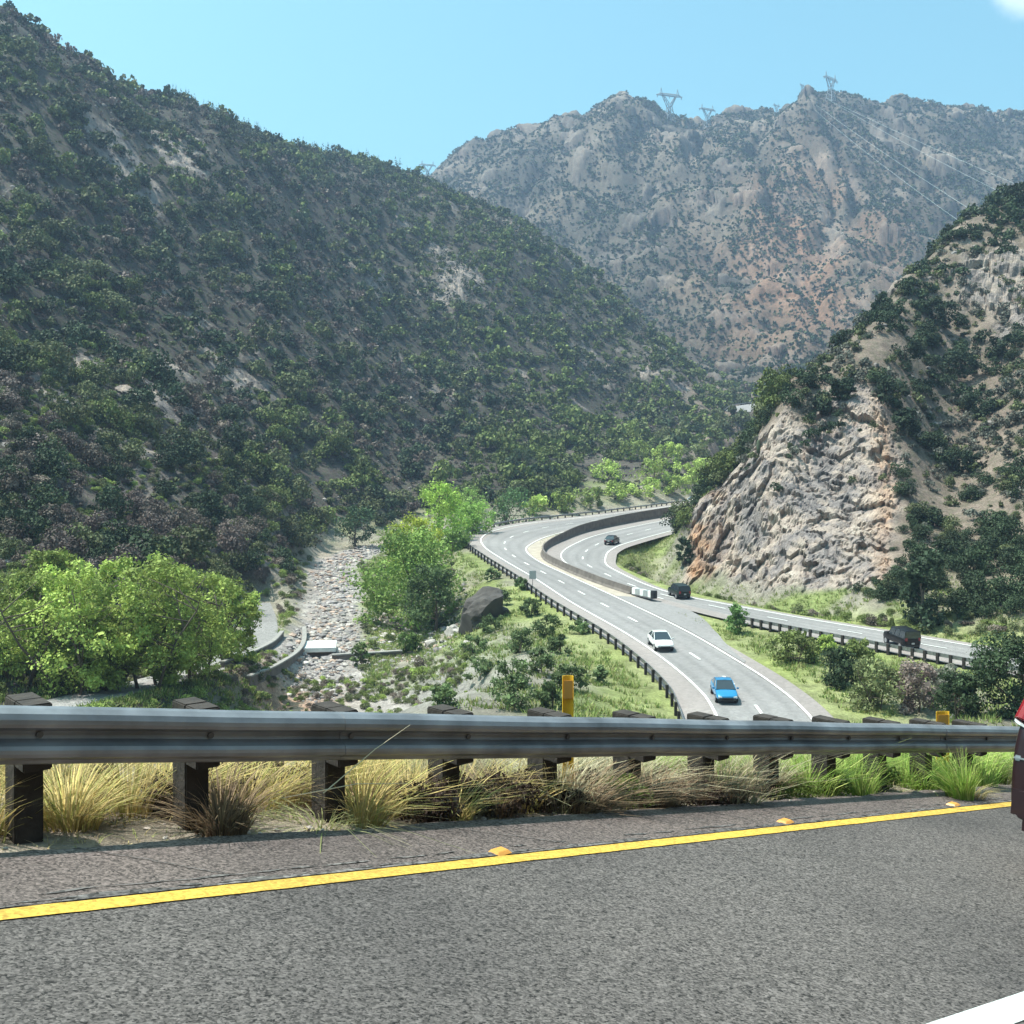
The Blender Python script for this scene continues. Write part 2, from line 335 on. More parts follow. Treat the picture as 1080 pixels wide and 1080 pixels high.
# terrain material: land cover from the attribute, fine variation from nodes
def terrain_mat():
    m, nt, b = newmat('hillside_ground'); N = nt.nodes; L = nt.links
    a = N.new('ShaderNodeAttribute'); a.attribute_name = 'Col'
    k = N.new('ShaderNodeAttribute'); k.attribute_name = 'Cov'; sk = N.new('ShaderNodeSeparateColor'); L.new(k.outputs['Color'], sk.inputs[0])
    g = N.new('ShaderNodeNewGeometry')
    def noise(s, d=6, ro=.6):
        t = N.new('ShaderNodeTexNoise'); t.inputs['Scale'].default_value = s; t.inputs['Detail'].default_value = d; t.inputs['Roughness'].default_value = ro
        L.new(g.outputs['Position'], t.inputs['Vector']); return t.outputs['Fac']
    def rng_(v, a0, a1, b0, b1):
        r = N.new('ShaderNodeMapRange'); r.inputs['From Min'].default_value = a0; r.inputs['From Max'].default_value = a1; r.inputs['To Min'].default_value = b0; r.inputs['To Max'].default_value = b1
        L.new(v, r.inputs['Value']); return r.outputs[0]
    def mul(x, y):
        q = N.new('ShaderNodeMath'); q.operation = 'MULTIPLY'; L.new(x, q.inputs[0]); L.new(y, q.inputs[1]); return q.outputs[0]
    f1 = rng_(noise(.45, 8, .72), .35, .65, .62, 1.38); f2 = rng_(noise(4, 6, .7), .35, .65, .72, 1.28)
    x = N.new('ShaderNodeVectorMath'); x.operation = 'SCALE'; L.new(a.outputs['Color'], x.inputs[0]); L.new(mul(f1, f2), x.inputs['Scale'])
    # low scrub and herbs between the bushes
    mp = N.new('ShaderNodeMix'); mp.data_type = 'RGBA'; L.new(x.outputs[0], mp.inputs['A']); mp.inputs['B'].default_value = (.045,.055,.028,1)
    L.new(mul(rng_(noise(.9, 5, .75), .47, .56, 0, 1), sk.outputs[0]), mp.inputs['Factor'])
    # rock: warm and grey bands and dark joints
    vr = N.new('ShaderNodeTexVoronoi'); vr.feature = 'DISTANCE_TO_EDGE'; vr.inputs['Scale'].default_value = .42
    wv = N.new('ShaderNodeTexNoise'); wv.inputs['Scale'].default_value = .5; wv.inputs['Detail'].default_value = 4; L.new(g.outputs['Position'], wv.inputs['Vector'])
    ad = N.new('ShaderNodeVectorMath'); ad.operation = 'MULTIPLY_ADD'; L.new(wv.outputs['Color'], ad.inputs[0]); ad.inputs[1].default_value = (5,5,5); L.new(g.outputs['Position'], ad.inputs[2])
    mpv = N.new('ShaderNodeMapping'); mpv.inputs['Scale'].default_value = (1.2,1,.45); mpv.inputs['Rotation'].default_value = (0,.5,0); L.new(ad.outputs[0], mpv.inputs['Vector']); L.new(mpv.outputs[0], vr.inputs['Vector'])
    rc = N.new('ShaderNodeValToRGB'); cr = rc.color_ramp; cr.elements[0].position = .32; cr.elements[0].color = (.13,.115,.115,1); cr.elements[1].position = .68; cr.elements[1].color = (.47,.40,.35,1)
    e = cr.elements.new(.45); e.color = (.23,.20,.195,1); e = cr.elements.new(.56); e.color = (.36,.29,.25,1)
    L.new(noise(.22, 9, .68), rc.inputs[0])
    jr = rng_(vr.outputs['Distance'], 0, .05, .80, 1.0)
    xr = N.new('ShaderNodeVectorMath'); xr.operation = 'SCALE'; L.new(rc.outputs[0], xr.inputs[0]); L.new(mul(jr, f2), xr.inputs['Scale'])
    oc = N.new('ShaderNodeMix'); oc.data_type = 'RGBA'; oc.blend_type = 'MULTIPLY'; L.new(sk.outputs[2], oc.inputs['Factor']); L.new(xr.outputs[0], oc.inputs['A']); oc.inputs['B'].default_value = (1.25,.92,.66,1)
    mr = N.new('ShaderNodeMix'); mr.data_type = 'RGBA'; L.new(mp.outputs['Result'], mr.inputs['A']); L.new(oc.outputs['Result'], mr.inputs['B']); L.new(sk.outputs[1], mr.inputs['Factor'])
    L.new(mr.outputs['Result'], b.inputs['Base Color']); b.inputs['Roughness'].default_value = .95; b.inputs['Specular IOR Level'].default_value = .15
    u = N.new('ShaderNodeBump'); u.inputs['Strength'].default_value = .7; u.inputs['Distance'].default_value = .8; L.new(noise(.9, 9, .72), u.inputs['Height']); L.new(u.outputs[0], b.inputs['Normal'])
    return m
M['terrain'] = terrain_mat()
M['rock'] = simple('boulder_stone', (.42,.38,.35), .9, noise=.35, nscale=1.5, bump=.5, bscale=6)
M['rockshade'] = simple('shaded_bank_rock', (.06,.052,.048), .9, noise=.35, nscale=.9, bump=.6, bscale=3)  # colour carries the shade of the overhanging bank

def leftof(x, y): return x < np.interp(y, RIVER[:,1], RIVER[:,0])
# ------------------------------------------------------------------ terrain sheet
def build_terrain():
    u = np.concatenate([np.linspace(-1.15, -.58, 70, endpoint=False), np.linspace(-.58, .58, 700, endpoint=False), np.linspace(.58, 1.15, 70)])
    def seg(a, b, r): return list(np.exp(np.arange(math.log(a), math.log(b), r)))
    Y = seg(2.6, 60, .03) + seg(60, 112, .0065) + list(np.arange(112, 190, .33)) + seg(190, 620, .0055) + seg(620, 1200, .0048) + seg(1200, 1700, .02)
    Y = np.array(sorted(Y)); nu, ny = len(u), len(Y)
    UU, YY = np.meshgrid(u, Y); X = (UU*YY).ravel(); Yf = YY.ravel(); Z = H(X, Yf)
    rw = rockw(X, Yf)
    # crags on the rock cutting and the outcrops of the hills
    n = fbm((X+.5*Z)/7.5, Yf/9, Z/8, 5, 2.2, .58, ridged=True); n2 = fbm((X+.6*Z)/2.2, Yf/3, Z/2.4, 3, ridged=True)
    s_, p_ = sp(X, Yf)
    lf = leftof(X, Yf) & (Yf > 60); zf = np.where(lf & (Yf < 300), Z - zRiv(Yf) - .6, Z - zR(np.minimum(Yf, 300))); hill = sstep(6, 25, zf)*sstep(60, 80, Yf)
    oc = fbm(X/45, Yf/45, 1.9, 4); far = sstep(500, 650, Yf)
    ocm = sstep(.20, .36, oc + .14*n + .08*far)*hill*(1-rw)
    amp = ocm*(1.4 + 1.6*far)
    disp = amp*(n*1.0 + n2*.38)
    ri = np.where(rw > .02)[0]; xr_, yr_, zr_ = X[ri], Yf[ri], Z[ri]; wj = .35*pn(xr_/2, yr_/2, zr_/2)
    c1, e1 = cells((xr_+.55*zr_)/4.2+wj, yr_/5, (zr_-.45*xr_)/6.5); c2, e2 = cells((xr_+.6*zr_)/1.5+wj, yr_/1.8, (zr_-.5*xr_)/2.3)
    disp[ri] = rw[ri]*(1.15*c1 + .55*c2 - .45*np.exp(-(e1/.10)**2) - .30*np.exp(-(e2/.12)**2) + .9*fbm(xr_/14, yr_/14, zr_/14, 3))
    fi = np.where((ocm > .02) | (far > .1))[0]; xf_, yf_, zf_ = X[fi], Yf[fi], Z[fi]; sc_ = 1+far[fi]*4.5
    c1, e1 = cells((xf_+.4*zf_)/(4.5*sc_), yf_/(6*sc_), (zf_-.3*xf_)/(4.5*sc_)); disp[fi] += (ocm[fi]*.9+far[fi]*.42)*(1.3*c1 - .7*np.exp(-(e1/.12)**2))*(1+far[fi]*2.6)
    g = np.array([-.35, -.75, .35]); 
    P = np.stack([X + g[0]*disp, Yf + g[1]*disp, Z + g[2]*disp], 1)
    # colours of the land itself
    c = np.zeros((len(X), 3))
    soil = np.array([.058,.047,.046]); soil2 = np.array([.105,.086,.078]); t = sstep(-.3, .4, fbm(X/30, Yf/30, 5.5, 4))[:, None]
    c[:] = soil*(1-t) + soil2*t
    ff = far[:, None]; t2 = sstep(-.25, .35, fbm(X/60, Yf/60, 8.8, 4))[:, None]
    farc = np.array([.075,.062,.056])*(1-t2) + np.array([.165,.128,.105])*t2
    pinkm = (np.exp(-(((X/Yf*F+CX)-850)/95)**2 - ((Yf-780)/130)**2)*sstep(-.1, .45, fbm(X/35, Yf/35, 2.5, 4)+.35))[:, None]
    farc = farc*(1-pinkm) + np.array([.29,.16,.11])*pinkm
    c = c*(1-ff) + farc*ff
    rightm = (sstep(15, 30, X - (Yf-100)*.15)*(1-far)*sstep(80, 110, Yf))[:, None]
    c = c*(1-rightm*.7) + np.array([.26,.20,.165])*rightm*.7
    cov = np.ones(len(X))*.8*(1-.35*far); cov *= (1-rightm[:, 0]*.35)
    # light-coloured flat valley ground, greener verge strips
    val = (1-sstep(.5, 5, zf))*sstep(40, 60, Yf); val = val*(1-sstep(400, 470, Yf))
    gn = fbm(X/9, Yf/9, 3.1, 4); bank = np.where(lf, np.exp(-np.maximum(pdist(X, Yf, RIVER)-9, 0)/9), 0)*sstep(-.25, .15, gn)*sstep(110, 140, Yf)*(1-sstep(330, 380, Yf))
    vc = np.array([.26,.235,.19])[None]*(1-sstep(-.15, .25, gn)[:, None]) + np.array([.19,.22,.085])[None]*sstep(-.15, .25, gn)[:, None]
    c = c*(1-val[:, None]) + vc*val[:, None]; cov *= 1-val*.75
    dm = np.minimum(pdist(X, Yf, C1C)-5.6, pdist(X, Yf, C2C)-4.6)
    ver = (1-sstep(2, 8, dm + 3*gn))*np.where((Yf > 130) & (X/Yf*F+CX < 560), .25, 1)*(Yf > 60)*(Yf < 290)*sstep(-2, -1, np.where(X < C1C[0,0]-80, -3, 0))
    ver = ver*(1-rw)
    c = c*(1-ver[:, None]*.75) + np.array([.24,.27,.095])*ver[:, None]*.75; cov *= 1-ver*.8
    # bare dirt slope left of the highway
    bd = np.exp(-((X+9)/9)**2 - ((Yf-84)/16)**2)[:, None]; bd = np.clip(bd*1.5, 0, 1)*sstep(-.5, .0, gn + .1)[:, None]
    c = c*(1-bd) + np.array([.26,.245,.23])*bd; cov *= 1-bd[:, 0]*.7
    # river gravel
    dr = pdist(X, Yf, RIVER); w = 3.0 + 1.8*sstep(125, 105, Yf) + np.where(Yf > 230, 1, 0)
    rv = (1-sstep(w, w+2.5, dr + 2*gn))[:, None]
    c = c*(1-rv) + (np.array([.30,.27,.255]) + .07*fbm(X/1.5, Yf/1.5, 1.0, 3)[:, None])*rv; cov *= 1-rv[:, 0]
    orr = np.exp(-((X+20.5)/4.5)**2 - ((Yf-93)/6)**2)[:, None]; c = c*(1-orr) + np.array([.42,.27,.19])*orr
    # verge of the near road: pale grit with straw
    nr = ((p_ < 4.5) & (Yf < 60)).astype(float)[:, None]
    c = c*(1-nr) + (np.array([.30,.25,.20]) + .06*fbm(X*2, Yf*2, 4.0, 3)[:, None])*nr; cov *= 1-nr[:, 0]
    em = ((p_ >= 4.5) & (Yf < 50)).astype(float)[:, None]; c = c*(1-em) + np.array([.2,.19,.11])*em
    i = np.arange((ny-1)*(nu-1)); r = i//(nu-1); q = i % (nu-1); a = r*nu+q
    Fq = np.stack([a, a+1, a+nu+1, a+nu], 1)
    me = npmesh('hillside_terrain', P, Fq, M['terrain'], np.clip(c, .01, 1), smooth=True)
    me.polygons.foreach_set('use_smooth', ~((rw+ocm*(far < .5))[Fq].mean(1) > .3))
    at = me.color_attributes.new('Cov', 'FLOAT_COLOR', 'POINT'); cc = np.ones((len(X), 4), np.float32)
    cc[:, 0] = cov*(1-rw); cc[:, 1] = np.clip(rw + ocm*(.75-.5*far) + bank*.8, 0, 1)*(1-val*(1-rw)*(1-bank)); cc[:, 2] = rw*np.clip(np.exp(-((X/Yf*F+CX-738)/20)**2)*1.1*sstep(-.3,.2,fbm(X/4,Z/4,1.,3)) + .5*np.exp(-((X/Yf*F+CX-935)/14)**2), 0, 1); at.data.foreach_set('color', cc.ravel())
    link('hillside_terrain', me, label=None, kind='structure')
build_terrain()

# ------------------------------------------------------------------ road sheets
def ribbon(name, A, B, dz, mat, zf=None, k=1, wear=None, **kw):
    rows = []; 
    for a, b in zip(A, B):
        for j in range(k+1):
            q = a + (b-a)*j/k; rows.append((q[0], q[1], float((zf or zR)(q[1])) + dz))
    n = len(A); Fq = [(i*(k+1)+j, i*(k+1)+j+1, (i+1)*(k+1)+j+1, (i+1)*(k+1)+j) for i in range(n-1) for j in range(k)]
    R_ = np.array(rows); tt_ = np.tile(np.linspace(0, 1, k+1), n); cf = np.ones((len(rows), 3))
    if wear: cf[:] = np.array(wear(tt_, np.repeat(np.arange(n), k+1)))
    me = npmesh(name, rows, Fq, mat, cf); bm = bmesh.new(); bm.from_mesh(me)
    for f in bm.faces:
        if f.normal.z < 0: f.normal_flip()
    bm.to_mesh(me); bm.free(); return link(name, me, **kw)
def wearf(edges, tracks):
    def f(t, i):
        c = np.ones(len(t)); 
        for q in tracks: c -= .15*np.exp(-((t-q)/.030)**2)*(1+.5*pn(i*.12, q*40+0*i, 1.))
        c *= 1 + .09*pn(i*.09, t*5, 3.) ; sh = sstep(edges[0]-.01, edges[0]+.01, t)*(1-sstep(edges[1]-.01, edges[1]+.01, t)); sh = sh[:, None]
        return c[:, None]*(sh + (1-sh)*np.array([1.10, 1.02, .98]))
    return f
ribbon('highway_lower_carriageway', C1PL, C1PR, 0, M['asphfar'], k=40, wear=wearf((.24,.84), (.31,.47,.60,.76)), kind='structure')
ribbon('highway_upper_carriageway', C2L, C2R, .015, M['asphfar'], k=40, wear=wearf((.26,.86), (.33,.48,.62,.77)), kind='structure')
# median strip between the two (barrier side and the gore where it ends)
def resample(c, n):
    d = np.concatenate([[0], np.cumsum(np.linalg.norm(np.diff(c, axis=0), axis=1))]); t = np.linspace(0, d[-1], n)
    return np.stack([np.interp(t, d, c[:,0]), np.interp(t, d, c[:,1])], 1)
ia = 58; ib = 146
mA = resample((C1R+n1*.25)[ia:ib], 70); mB = resample(C2L[::-1][45:135], 70)
ribbon('median_strip', mA, mB, .03, M['median'], k=2, kind='structure')
_ga = resample((C1R+n1*.3)[38:62], 40); _gb = resample(C2L[::-1][30:48], 40); _gt = sstep(0, .62, np.linspace(0, 1, 40))[:, None]; _gn = np.array([.35*float(pn(i*.4, 2.2)) for i in range(40)])[:, None]
_gb = _ga + (_gb-_ga)*np.clip(_gt + .06, 0, 1) + _gn*_gt*(1-_gt)*2
gore = ribbon('gore_pavement', _ga, _gb, .045, M['asphfar'], k=2, kind='structure')
def along(c, off): return c + nrm2(c)*off
def line(name, c, w, dz, mat):
    return ribbon(name, along(c, -w/2), along(c, w/2), dz, mat, kind='structure')
WL = M['white']
line('edge_marking', C1L, .2, .06, WL); line('edge_marking', C1R, .2, .07, WL)
lr = C2L + (C2R-C2L)*.86; ll = C2L + (C2R-C2L)*.26
line('edge_marking', lr[:], .2, .06, WL); line('edge_marking', ll[:95], .18, .06, WL)
def dashes(c, on, period, w, off0=0):
    d = np.concatenate([[0], np.cumsum(np.linalg.norm(np.diff(c, axis=0), axis=1))]); rows = []; Fq = []
    s = off0; nn = nrm2(c)
    while s+on < d[-1]:
        b = len(rows)
        for t in np.linspace(s, s+on, 4):
            x = np.interp(t, d, c[:,0]); y = np.interp(t, d, c[:,1]); nx = np.interp(t, d, nn[:,0]); ny = np.interp(t, d, nn[:,1])
            for e in (-1, 1): rows.append((x+nx*w/2*e, y+ny*w/2*e, float(zR(y))+.065))
        Fq += [(b+2*i, b+2*i+1, b+2*i+3, b+2*i+2) for i in range(3)]; s += period
    link('lane_dashes', npmesh('lane_dashes', rows, Fq, WL), kind='structure')
dashes((C1L+C1R)/2, 2.6, 8.4, .22, 3); dashes(C2L + (C2R-C2L)*.56, 2.6, 8.4, .2)
# far glimpse of the highway
fr = along(FARROAD, 0); ribbon('distant_highway', along(fr, -5), along(fr, 5), 0, M['asphfar'], zf=lambda y: 25.5+.16*(float(y)-425), kind='structure')
# old track
ribbon('old_track', along(OLDROAD, -2.1), along(OLDROAD, 2.1), .0, M['track'], zf=lambda y: float(-16.85 + np.clip((90-y)*.06, -1.2, 4)), k=2, kind='structure')

# near road (we stand on it)
def nearsheet(name, p0, p1, dz, mat, s0=-26, s1=110, step=None, **kw):
    ss = np.linspace(s0, s1, 2 if step is None else int((s1-s0)/step)); V = []; 
    for s in ss: V += [pt(s, p0, dz), pt(s, p1, dz)]
    Fq = [(2*i, 2*i+2, 2*i+3, 2*i+1) for i in range(len(ss)-1)]
    return link(name, npmesh(name, V, Fq, mat), **kw)
PE = lambda s: -.12+.018*max(-12, min(s, 12)); PY = lambda s: -.955+.038*max(-12, min(s, 12))
# pavement edge is ragged
ss = np.linspace(-12, 40, 700); V = []
for s in ss:
    e = PE(s) + .05*float(pn(s*2.1, 0.3)) + .03*float(pn(s*7, 5.3)); V += [pt(s, PY(s)+.1, 0), pt(s, e, 0), pt(s, e+.012, -.05)]
Fq = [(3*i+j, 3*i+3+j, 3*i+4+j, 3*i+1+j) for i in range(len(ss)-1) for j in (0, 1)]
link('road_shoulder', npmesh('road_shoulder', V, Fq, M['shoulder']), kind='structure')
V = []; ssr = [-26, -12, 12, 40, 110]
for s in ssr: V += [pt(s, -12, -.002), pt(s, PY(s)+.1, -.002)]
link('near_road', npmesh('near_road', V, [(2*i, 2*i+2, 2*i+3, 2*i+1) for i in range(4)], M['asph']), kind='structure')
nearsheet('opposite_verge', -15.5, -12, -.03, M['shoulder'], kind='structure')
# worn rumble strip: ragged dark streaks along the line, with shallow grooves
V = []; Fq = []
for lane, (pc, pw) in enumerate([(.13,.045),(.22,.03)]):
    for i, s in enumerate(np.linspace(-8, 22, 1500)):
        on = float(pn(s*1.7, lane*3.1) + .6*pn(s*9, lane*7.7)); w = pw*min(1, max(0, .35+on*1.6)); c_ = PY(s) + pc + .02*float(pn(s*5, lane*2.3+9))
        V += [pt(s, c_-w*.5, .004+.0005*lane), pt(s+.02, c_+w*.5, .004+.0005*lane)]
        if i and w > .004: k = len(V)-4; Fq.append((k, k+2, k+3, k+1))
link('rumble_strip', npmesh('rumble_strip', V, Fq, M['groove']), kind='structure')
V = []; Fq = []
for i, s in enumerate(np.linspace(-8, 22, 500)):
    V += [pt(s, PY(s)+.085, .0035), pt(s, PY(s)+.115+.03*float(pn(s*3, 1.7)), .0035)]
    if i: Fq.append((2*i-2, 2*i, 2*i+1, 2*i-1))
link('tar_seam', npmesh('tar_seam', V, Fq, M['groove']), kind='structure')
V = []
for i, s in enumerate(np.linspace(-12, 40, 1600)): V += [pt(s, PY(s)-.067+.006*float(pn(s*6, .4)), .004), pt(s, PY(s)+.067+.006*float(pn(s*6, 7.4)), .004)]
link('yellow_edge_line', npmesh('yellow_edge_line', V, [(2*i, 2*i+2, 2*i+3, 2*i+1) for i in range(1599)], M['ypaint']), kind='structure')
nearsheet('white_lane_line', -3.74, -3.56, .004, M['wpaint'], kind='structure', s0=-2.2, s1=3, step=.5)
# cracks
def crack(s0, p0, s1, p1, w=.008):
    V = []; Fq = []
    n = 40
    for i in range(n):
        t = i/(n-1); s = s0+(s1-s0)*t + .03*float(pn(t*9, s0)); p = p0+(p1-p0)*t + .02*float(pn(t*13, p0+4)); V += [pt(s, p-w/2, .006), pt(s+w/2, p+w/2, .006)]
        if i: Fq.append((2*i-2, 2*i, 2*i+1, 2*i-1))
    link('road_crack', npmesh('road_crack', V, Fq, M['groove']), kind='structure')
for a in ((-.9,-.14,-.15,-.8),(2.6,-.12,3.4,-.8),(4.3,-.12,5.2,-.8),(6.2,-.12,7,-.8),(-3.2,-.15,-2.6,-.8)): crack(*a)
crack(.9,-1.2,2.6,-1.9,.006)

# raised pavement markers
MARK = [('orange raised marker on the yellow line, nearest the camera', 527, 898), ('small orange raised marker on the yellow line, the middle one of three', 828, 867), ('small orange raised marker on the yellow line just beside the green grass tuft', 1005, 846)]
for lab, px, py in MARK:
    r = (px-CX)/F; p = -.83 + .038*[-.7, 3, 6][MARK.index((lab, px, py))]; s = (r*(G0[1]+p*N2[1]) - p*N2[0])/(D2[0]-r*D2[1])
    mb = MB(); mb.box((0,0,.011), (.12,.11,.022), tb=.35); o = mb.build('raised_marker', M['orange'], bevel=.003, label=lab, cat='road marker', group='raised markers along the yellow line')
    o.location = pt(s, p, .003); o.rotation_euler = (0, 0, math.atan2(D2[1], D2[0]))

# ------------------------------------------------------------------ near guard rail
ang = math.atan2(D2[1], D2[0]); pitch = math.atan(GS)
def near_guardrail():
    root = empty('guardrail', pt(0, 0, 0), label='long grey steel guardrail on dark timber posts, closest to the camera beside the yellow line', cat='guardrail')
    def loc(s, p, h): q = pt(s, p, h); r = root.location; return (q[0]-r[0], q[1]-r[1], q[2]-r[2])
    # W-beam profile (p towards valley positive, height)
    prof = [(.0,.405),(-.012,.412),(-.018,.43),(-.075,.455),(-.083,.475),(-.083,.495),(-.075,.515),(-.012,.545),(-.004,.565),(-.012,.585),(-.075,.612),(-.083,.632),(-.083,.655),(-.07,.685),(-.03,.708),(.0,.716),(.012,.712)]
    prof = [(p, h) for p, h in prof]
    def beam(s0, s1, off=0):
        mb = MB(); ss = np.linspace(s0, s1, 12); rings = []
        for s in ss:
            w = .006*float(pn(s*.8, 3.3))
            out = [loc(s, p+w+off, h+w) for p, h in prof]; inn = [loc(s, p+w+off+.004, h+w) for p, h in prof[::-1]]
            rings.append(out+inn)
        mb.loft(rings); return mb
    joints = [-9.1, -5.3, -1.45, 2.36, 6.17, 9.98, 13.8]
    for i, (a, b) in enumerate(zip(joints[:-1], joints[1:])):
        beam(a, b+.32, .0 if i % 2 else -.0045).build('rail', M['steel'], root, smooth=False)
    k0 = -3.28 - .955*5
    for k in range(17):
        s = k0 + .955*k
        if s > 10: break
        tilt = random.uniform(-.02, .02)
        mb = MB(); base = Vector(loc(s, .28, -.35)); M3 = Matrix.Rotation(ang, 3, 'Z') @ Matrix.Rotation(tilt, 3, 'X')
        mb.box(base + Vector((0,0,.537)), (.15,.2,1.065), M3); po = mb.build('post', M['post'], root, bevel=.008)
        mb = MB(); mb.box(Vector(loc(s, .098, .54)), (.15,.17,.36), Matrix.Rotation(ang, 3, 'Z')); mb.build('blockout', M['post'], po, bevel=.008)
        mb = MB(); c = Vector(loc(s, -.012, .565)); d = Vector((-N2[0], -N2[1], 0)); mb.tube([c, c+d*.014], .018, 10); mb.build('bolt', M['rustysteel'], po)
near_guardrail()
# yellow delineator
def delineator(s, h, lab, w=.1):
    root = empty('delineator_post', pt(s, .45, .0), label=lab, cat='delineator', group='delineators behind the near guardrail')
    mb = MB(); n = 5; rings = []
    for z in (0, h): rings.append([(w*.5*math.cos(a), .03*math.sin(a), z) for a in np.linspace(math.pi, 0, 7)] + [(w*.5*math.cos(a)*.93, .03*math.sin(a)-.006, z) for a in np.linspace(0, math.pi, 7)])
    mb.loft(rings); o = mb.build('post', M['yellow'], root, smooth=False)
    mb = MB(); mb.box((0,-.012,h-.11), (w*.8,.008,.15)); mb.build('reflector', M['orange'], root, bevel=.002)
    root.rotation_euler = (0, 0, .1)
delineator(.973, .98, 'tall flat yellow delineator standing behind the guardrail in front of the green slope', .095)
delineator(7.08, .80, 'short orange-yellow delineator just peeking over the guardrail near the red vehicle', .17)

# ------------------------------------------------------------------ far guard rails
def far_rail(name, c, side, lab, step=2.2, h=.75, sub=(0, None), posts=True, face=-1, group=None, zf=zR, mat=None):
    c = c[sub[0]:sub[1]]; L_ = np.concatenate([[0], np.cumsum(np.linalg.norm(np.diff(c, axis=0), axis=1))])
    o0 = c[0]; z0 = float(zf(o0[1])); root = empty(name, (o0[0], o0[1], z0), label=lab, cat='guardrail', group=group)
    n = nrm2(c); rings = []
    for q, nn in zip(c, n):
        z = float(zf(q[1])) - z0; P = []
        for off, hh in [(0,h-.32),(.08,h-.26),(.08,h-.2),(.01,h-.16),(.08,h-.11),(.08,h-.04),(0,h)]: P.append((q[0]-o0[0]+nn[0]*off*side, q[1]-o0[1]+nn[1]*off*side, z+hh))
        for off, hh in [(-.02,h),(-.02,h-.32)]: P.append((q[0]-o0[0]+nn[0]*off*side, q[1]-o0[1]+nn[1]*off*side, z+hh))
        rings.append(P)
    MB().loft(rings).build('rail', mat or M['steel'], root)
    t = 0; cnt = 0
    while t < L_[-1] and cnt < 98:
        x = np.interp(t, L_, c[:,0]); y = np.interp(t, L_, c[:,1]); nx = np.interp(t, L_, n[:,0]); ny = np.interp(t, L_, n[:,1])
        mb = MB(); mb.box((x-o0[0]-nx*.14*side, y-o0[1]-ny*.14*side, float(zf(y))-z0+h/2-.25), (.2,.22,h+.5), Matrix.Rotation(math.atan2(ny, nx), 3, 'Z')); mb.build('post', M['post'], root)
        t += step; cnt += 1
    return root
far_rail('guardrail', along(C1PL, -.1), 1, 'long dark guardrail curving along the left edge of the highway below', 2.35, sub=(5, None))
far_rail('guardrail', along(C2L, .05), -1, 'straight guardrail with close dark posts beside the black boxy vehicle', 1.15, sub=(107, 141))
fg = far_rail('guardrail', along(FARROAD, -5.2), 1, 'tiny distant guardrail at the bend of road glimpsed between the hills', 3, zf=lambda y: 25.5+.16*(float(y)-425))

# median barrier
def barrier():
    c = C2L[8:92]; h = np.interp(np.arange(len(c)), [0, 15, 40, 84], [1.9, 1.8, 1.05, .82]); n = nrm2(c); o0 = c[-1]; z0 = float(zR(o0[1])); rings = []
    for q, nn, hh in zip(c, n, h):
        z = float(zR(q[1]))-z0
        rings.append([(q[0]-o0[0]+nn[0]*o, q[1]-o0[1]+nn[1]*o, z+e) for o, e in ((-.36,0),(-.36,.08),(-.17,.3),(-.1,hh),(.1,hh),(.17,.3),(.36,.08),(.36,0))])
    root = empty('median_barrier', (o0[0], o0[1], z0), label='dark stained concrete barrier curving between the two carriageways', cat='barrier')
    MB().loft(rings).build('barrier_wall', M['concshade'], root)  # shaded side of the barrier put into its dark colour
    mb = MB(); rings = [[(r[3][0], r[3][1], r[3][2]+.003), (r[4][0], r[4][1], r[4][2]+.003), (r[4][0], r[4][1], r[4][2]+.05), (r[3][0], r[3][1], r[3][2]+.05)] for r in rings]
    mb.loft(rings).build('coping', M['concshade'], root)
    # crash cushion at its near end
    d = c[-1]-c[-8]; d = d/np.linalg.norm(d); a = math.atan2(d[1], d[0]); e = c[-1] + d*.5
    cr = empty('crash_cushion', (e[0], e[1], float(zR(e[1]))+.05), a, label='pale crash cushion with dark nose at the near end of the median barrier', cat='crash cushion')
    for i in range(5):
        mb = MB(); mb.box((.45+.9*i, 0, .48), (.84,.62-.03*i,.72)); mb.build('panel_bay', M['sign'] if i % 2 else M['white'], cr, bevel=.03)
    mb = MB(); mb.box((2.3,0,.07), (4.7,.8,.1)); mb.build('base_rail', M['rustysteel'], cr)
    mb = MB(); mb.tube([(4.65,0,.12),(4.65,0,.95)], .38, 14); mb.build('nose', M['blackp'], cr, smooth=False)
barrier()
# small sign
gx, gy = float(C1PL[66][0])+.55, float(C1PL[66][1]); sg = empty('road_sign', (gx, gy, float(zR(gy))), .15, label='small grey rectangular sign on a thin post beside the left guardrail of the highway', cat='sign')
mb = MB(); mb.box((0,0,.9), (.06,.06,1.8)); mb.build('sign_post', M['rustysteel'], sg)
mb = MB(); mb.box((0,-.05,1.6), (.85,.03,1.0)); mb.build('sign_panel', M['sign'], sg, bevel=.01)

# old parapets and slab by the wash
def parapet(pts, lab, h=1.0, w=.5, mat='concshade'):
    c = crom(pts, 6); n = nrm2(c); o0 = c[0]; z0 = float(H(*o0)[0]); rings = []; cop = []
    zz = H(c[:,0], c[:,1]); zz = np.convolve(np.pad(zz, 2, 'edge'), np.ones(5)/5, 'valid')
    for q, nn, z in zip(c, n, zz):
        z = z-z0; f = lambda o, e: (q[0]-o0[0]+nn[0]*o, q[1]-o0[1]+nn[1]*o, z+e)
        rings.append([f(-w/2,-1.2), f(-w/2,h), f(w/2,h), f(w/2,-1.2)]); cop.append([f(-w/2-.08,h+.003), f(-w/2-.08,h+.16), f(w/2+.08,h+.16), f(w/2+.08,h+.003)])
    root = empty('parapet_wall', (o0[0], o0[1], z0), label=lab, cat='wall', group='old walls above the wash')
    MB().loft(rings).build('wall_face', M[mat], root); MB().loft(cop).build('coping', M['conc'], root, bevel=.02)  # face coloured dark as if shaded, coping pale as a lit top
g1 = [px2g(a, b)[:2] for a, b in ((321,668),(320,684),(309,698),(288,711),(262,722))]
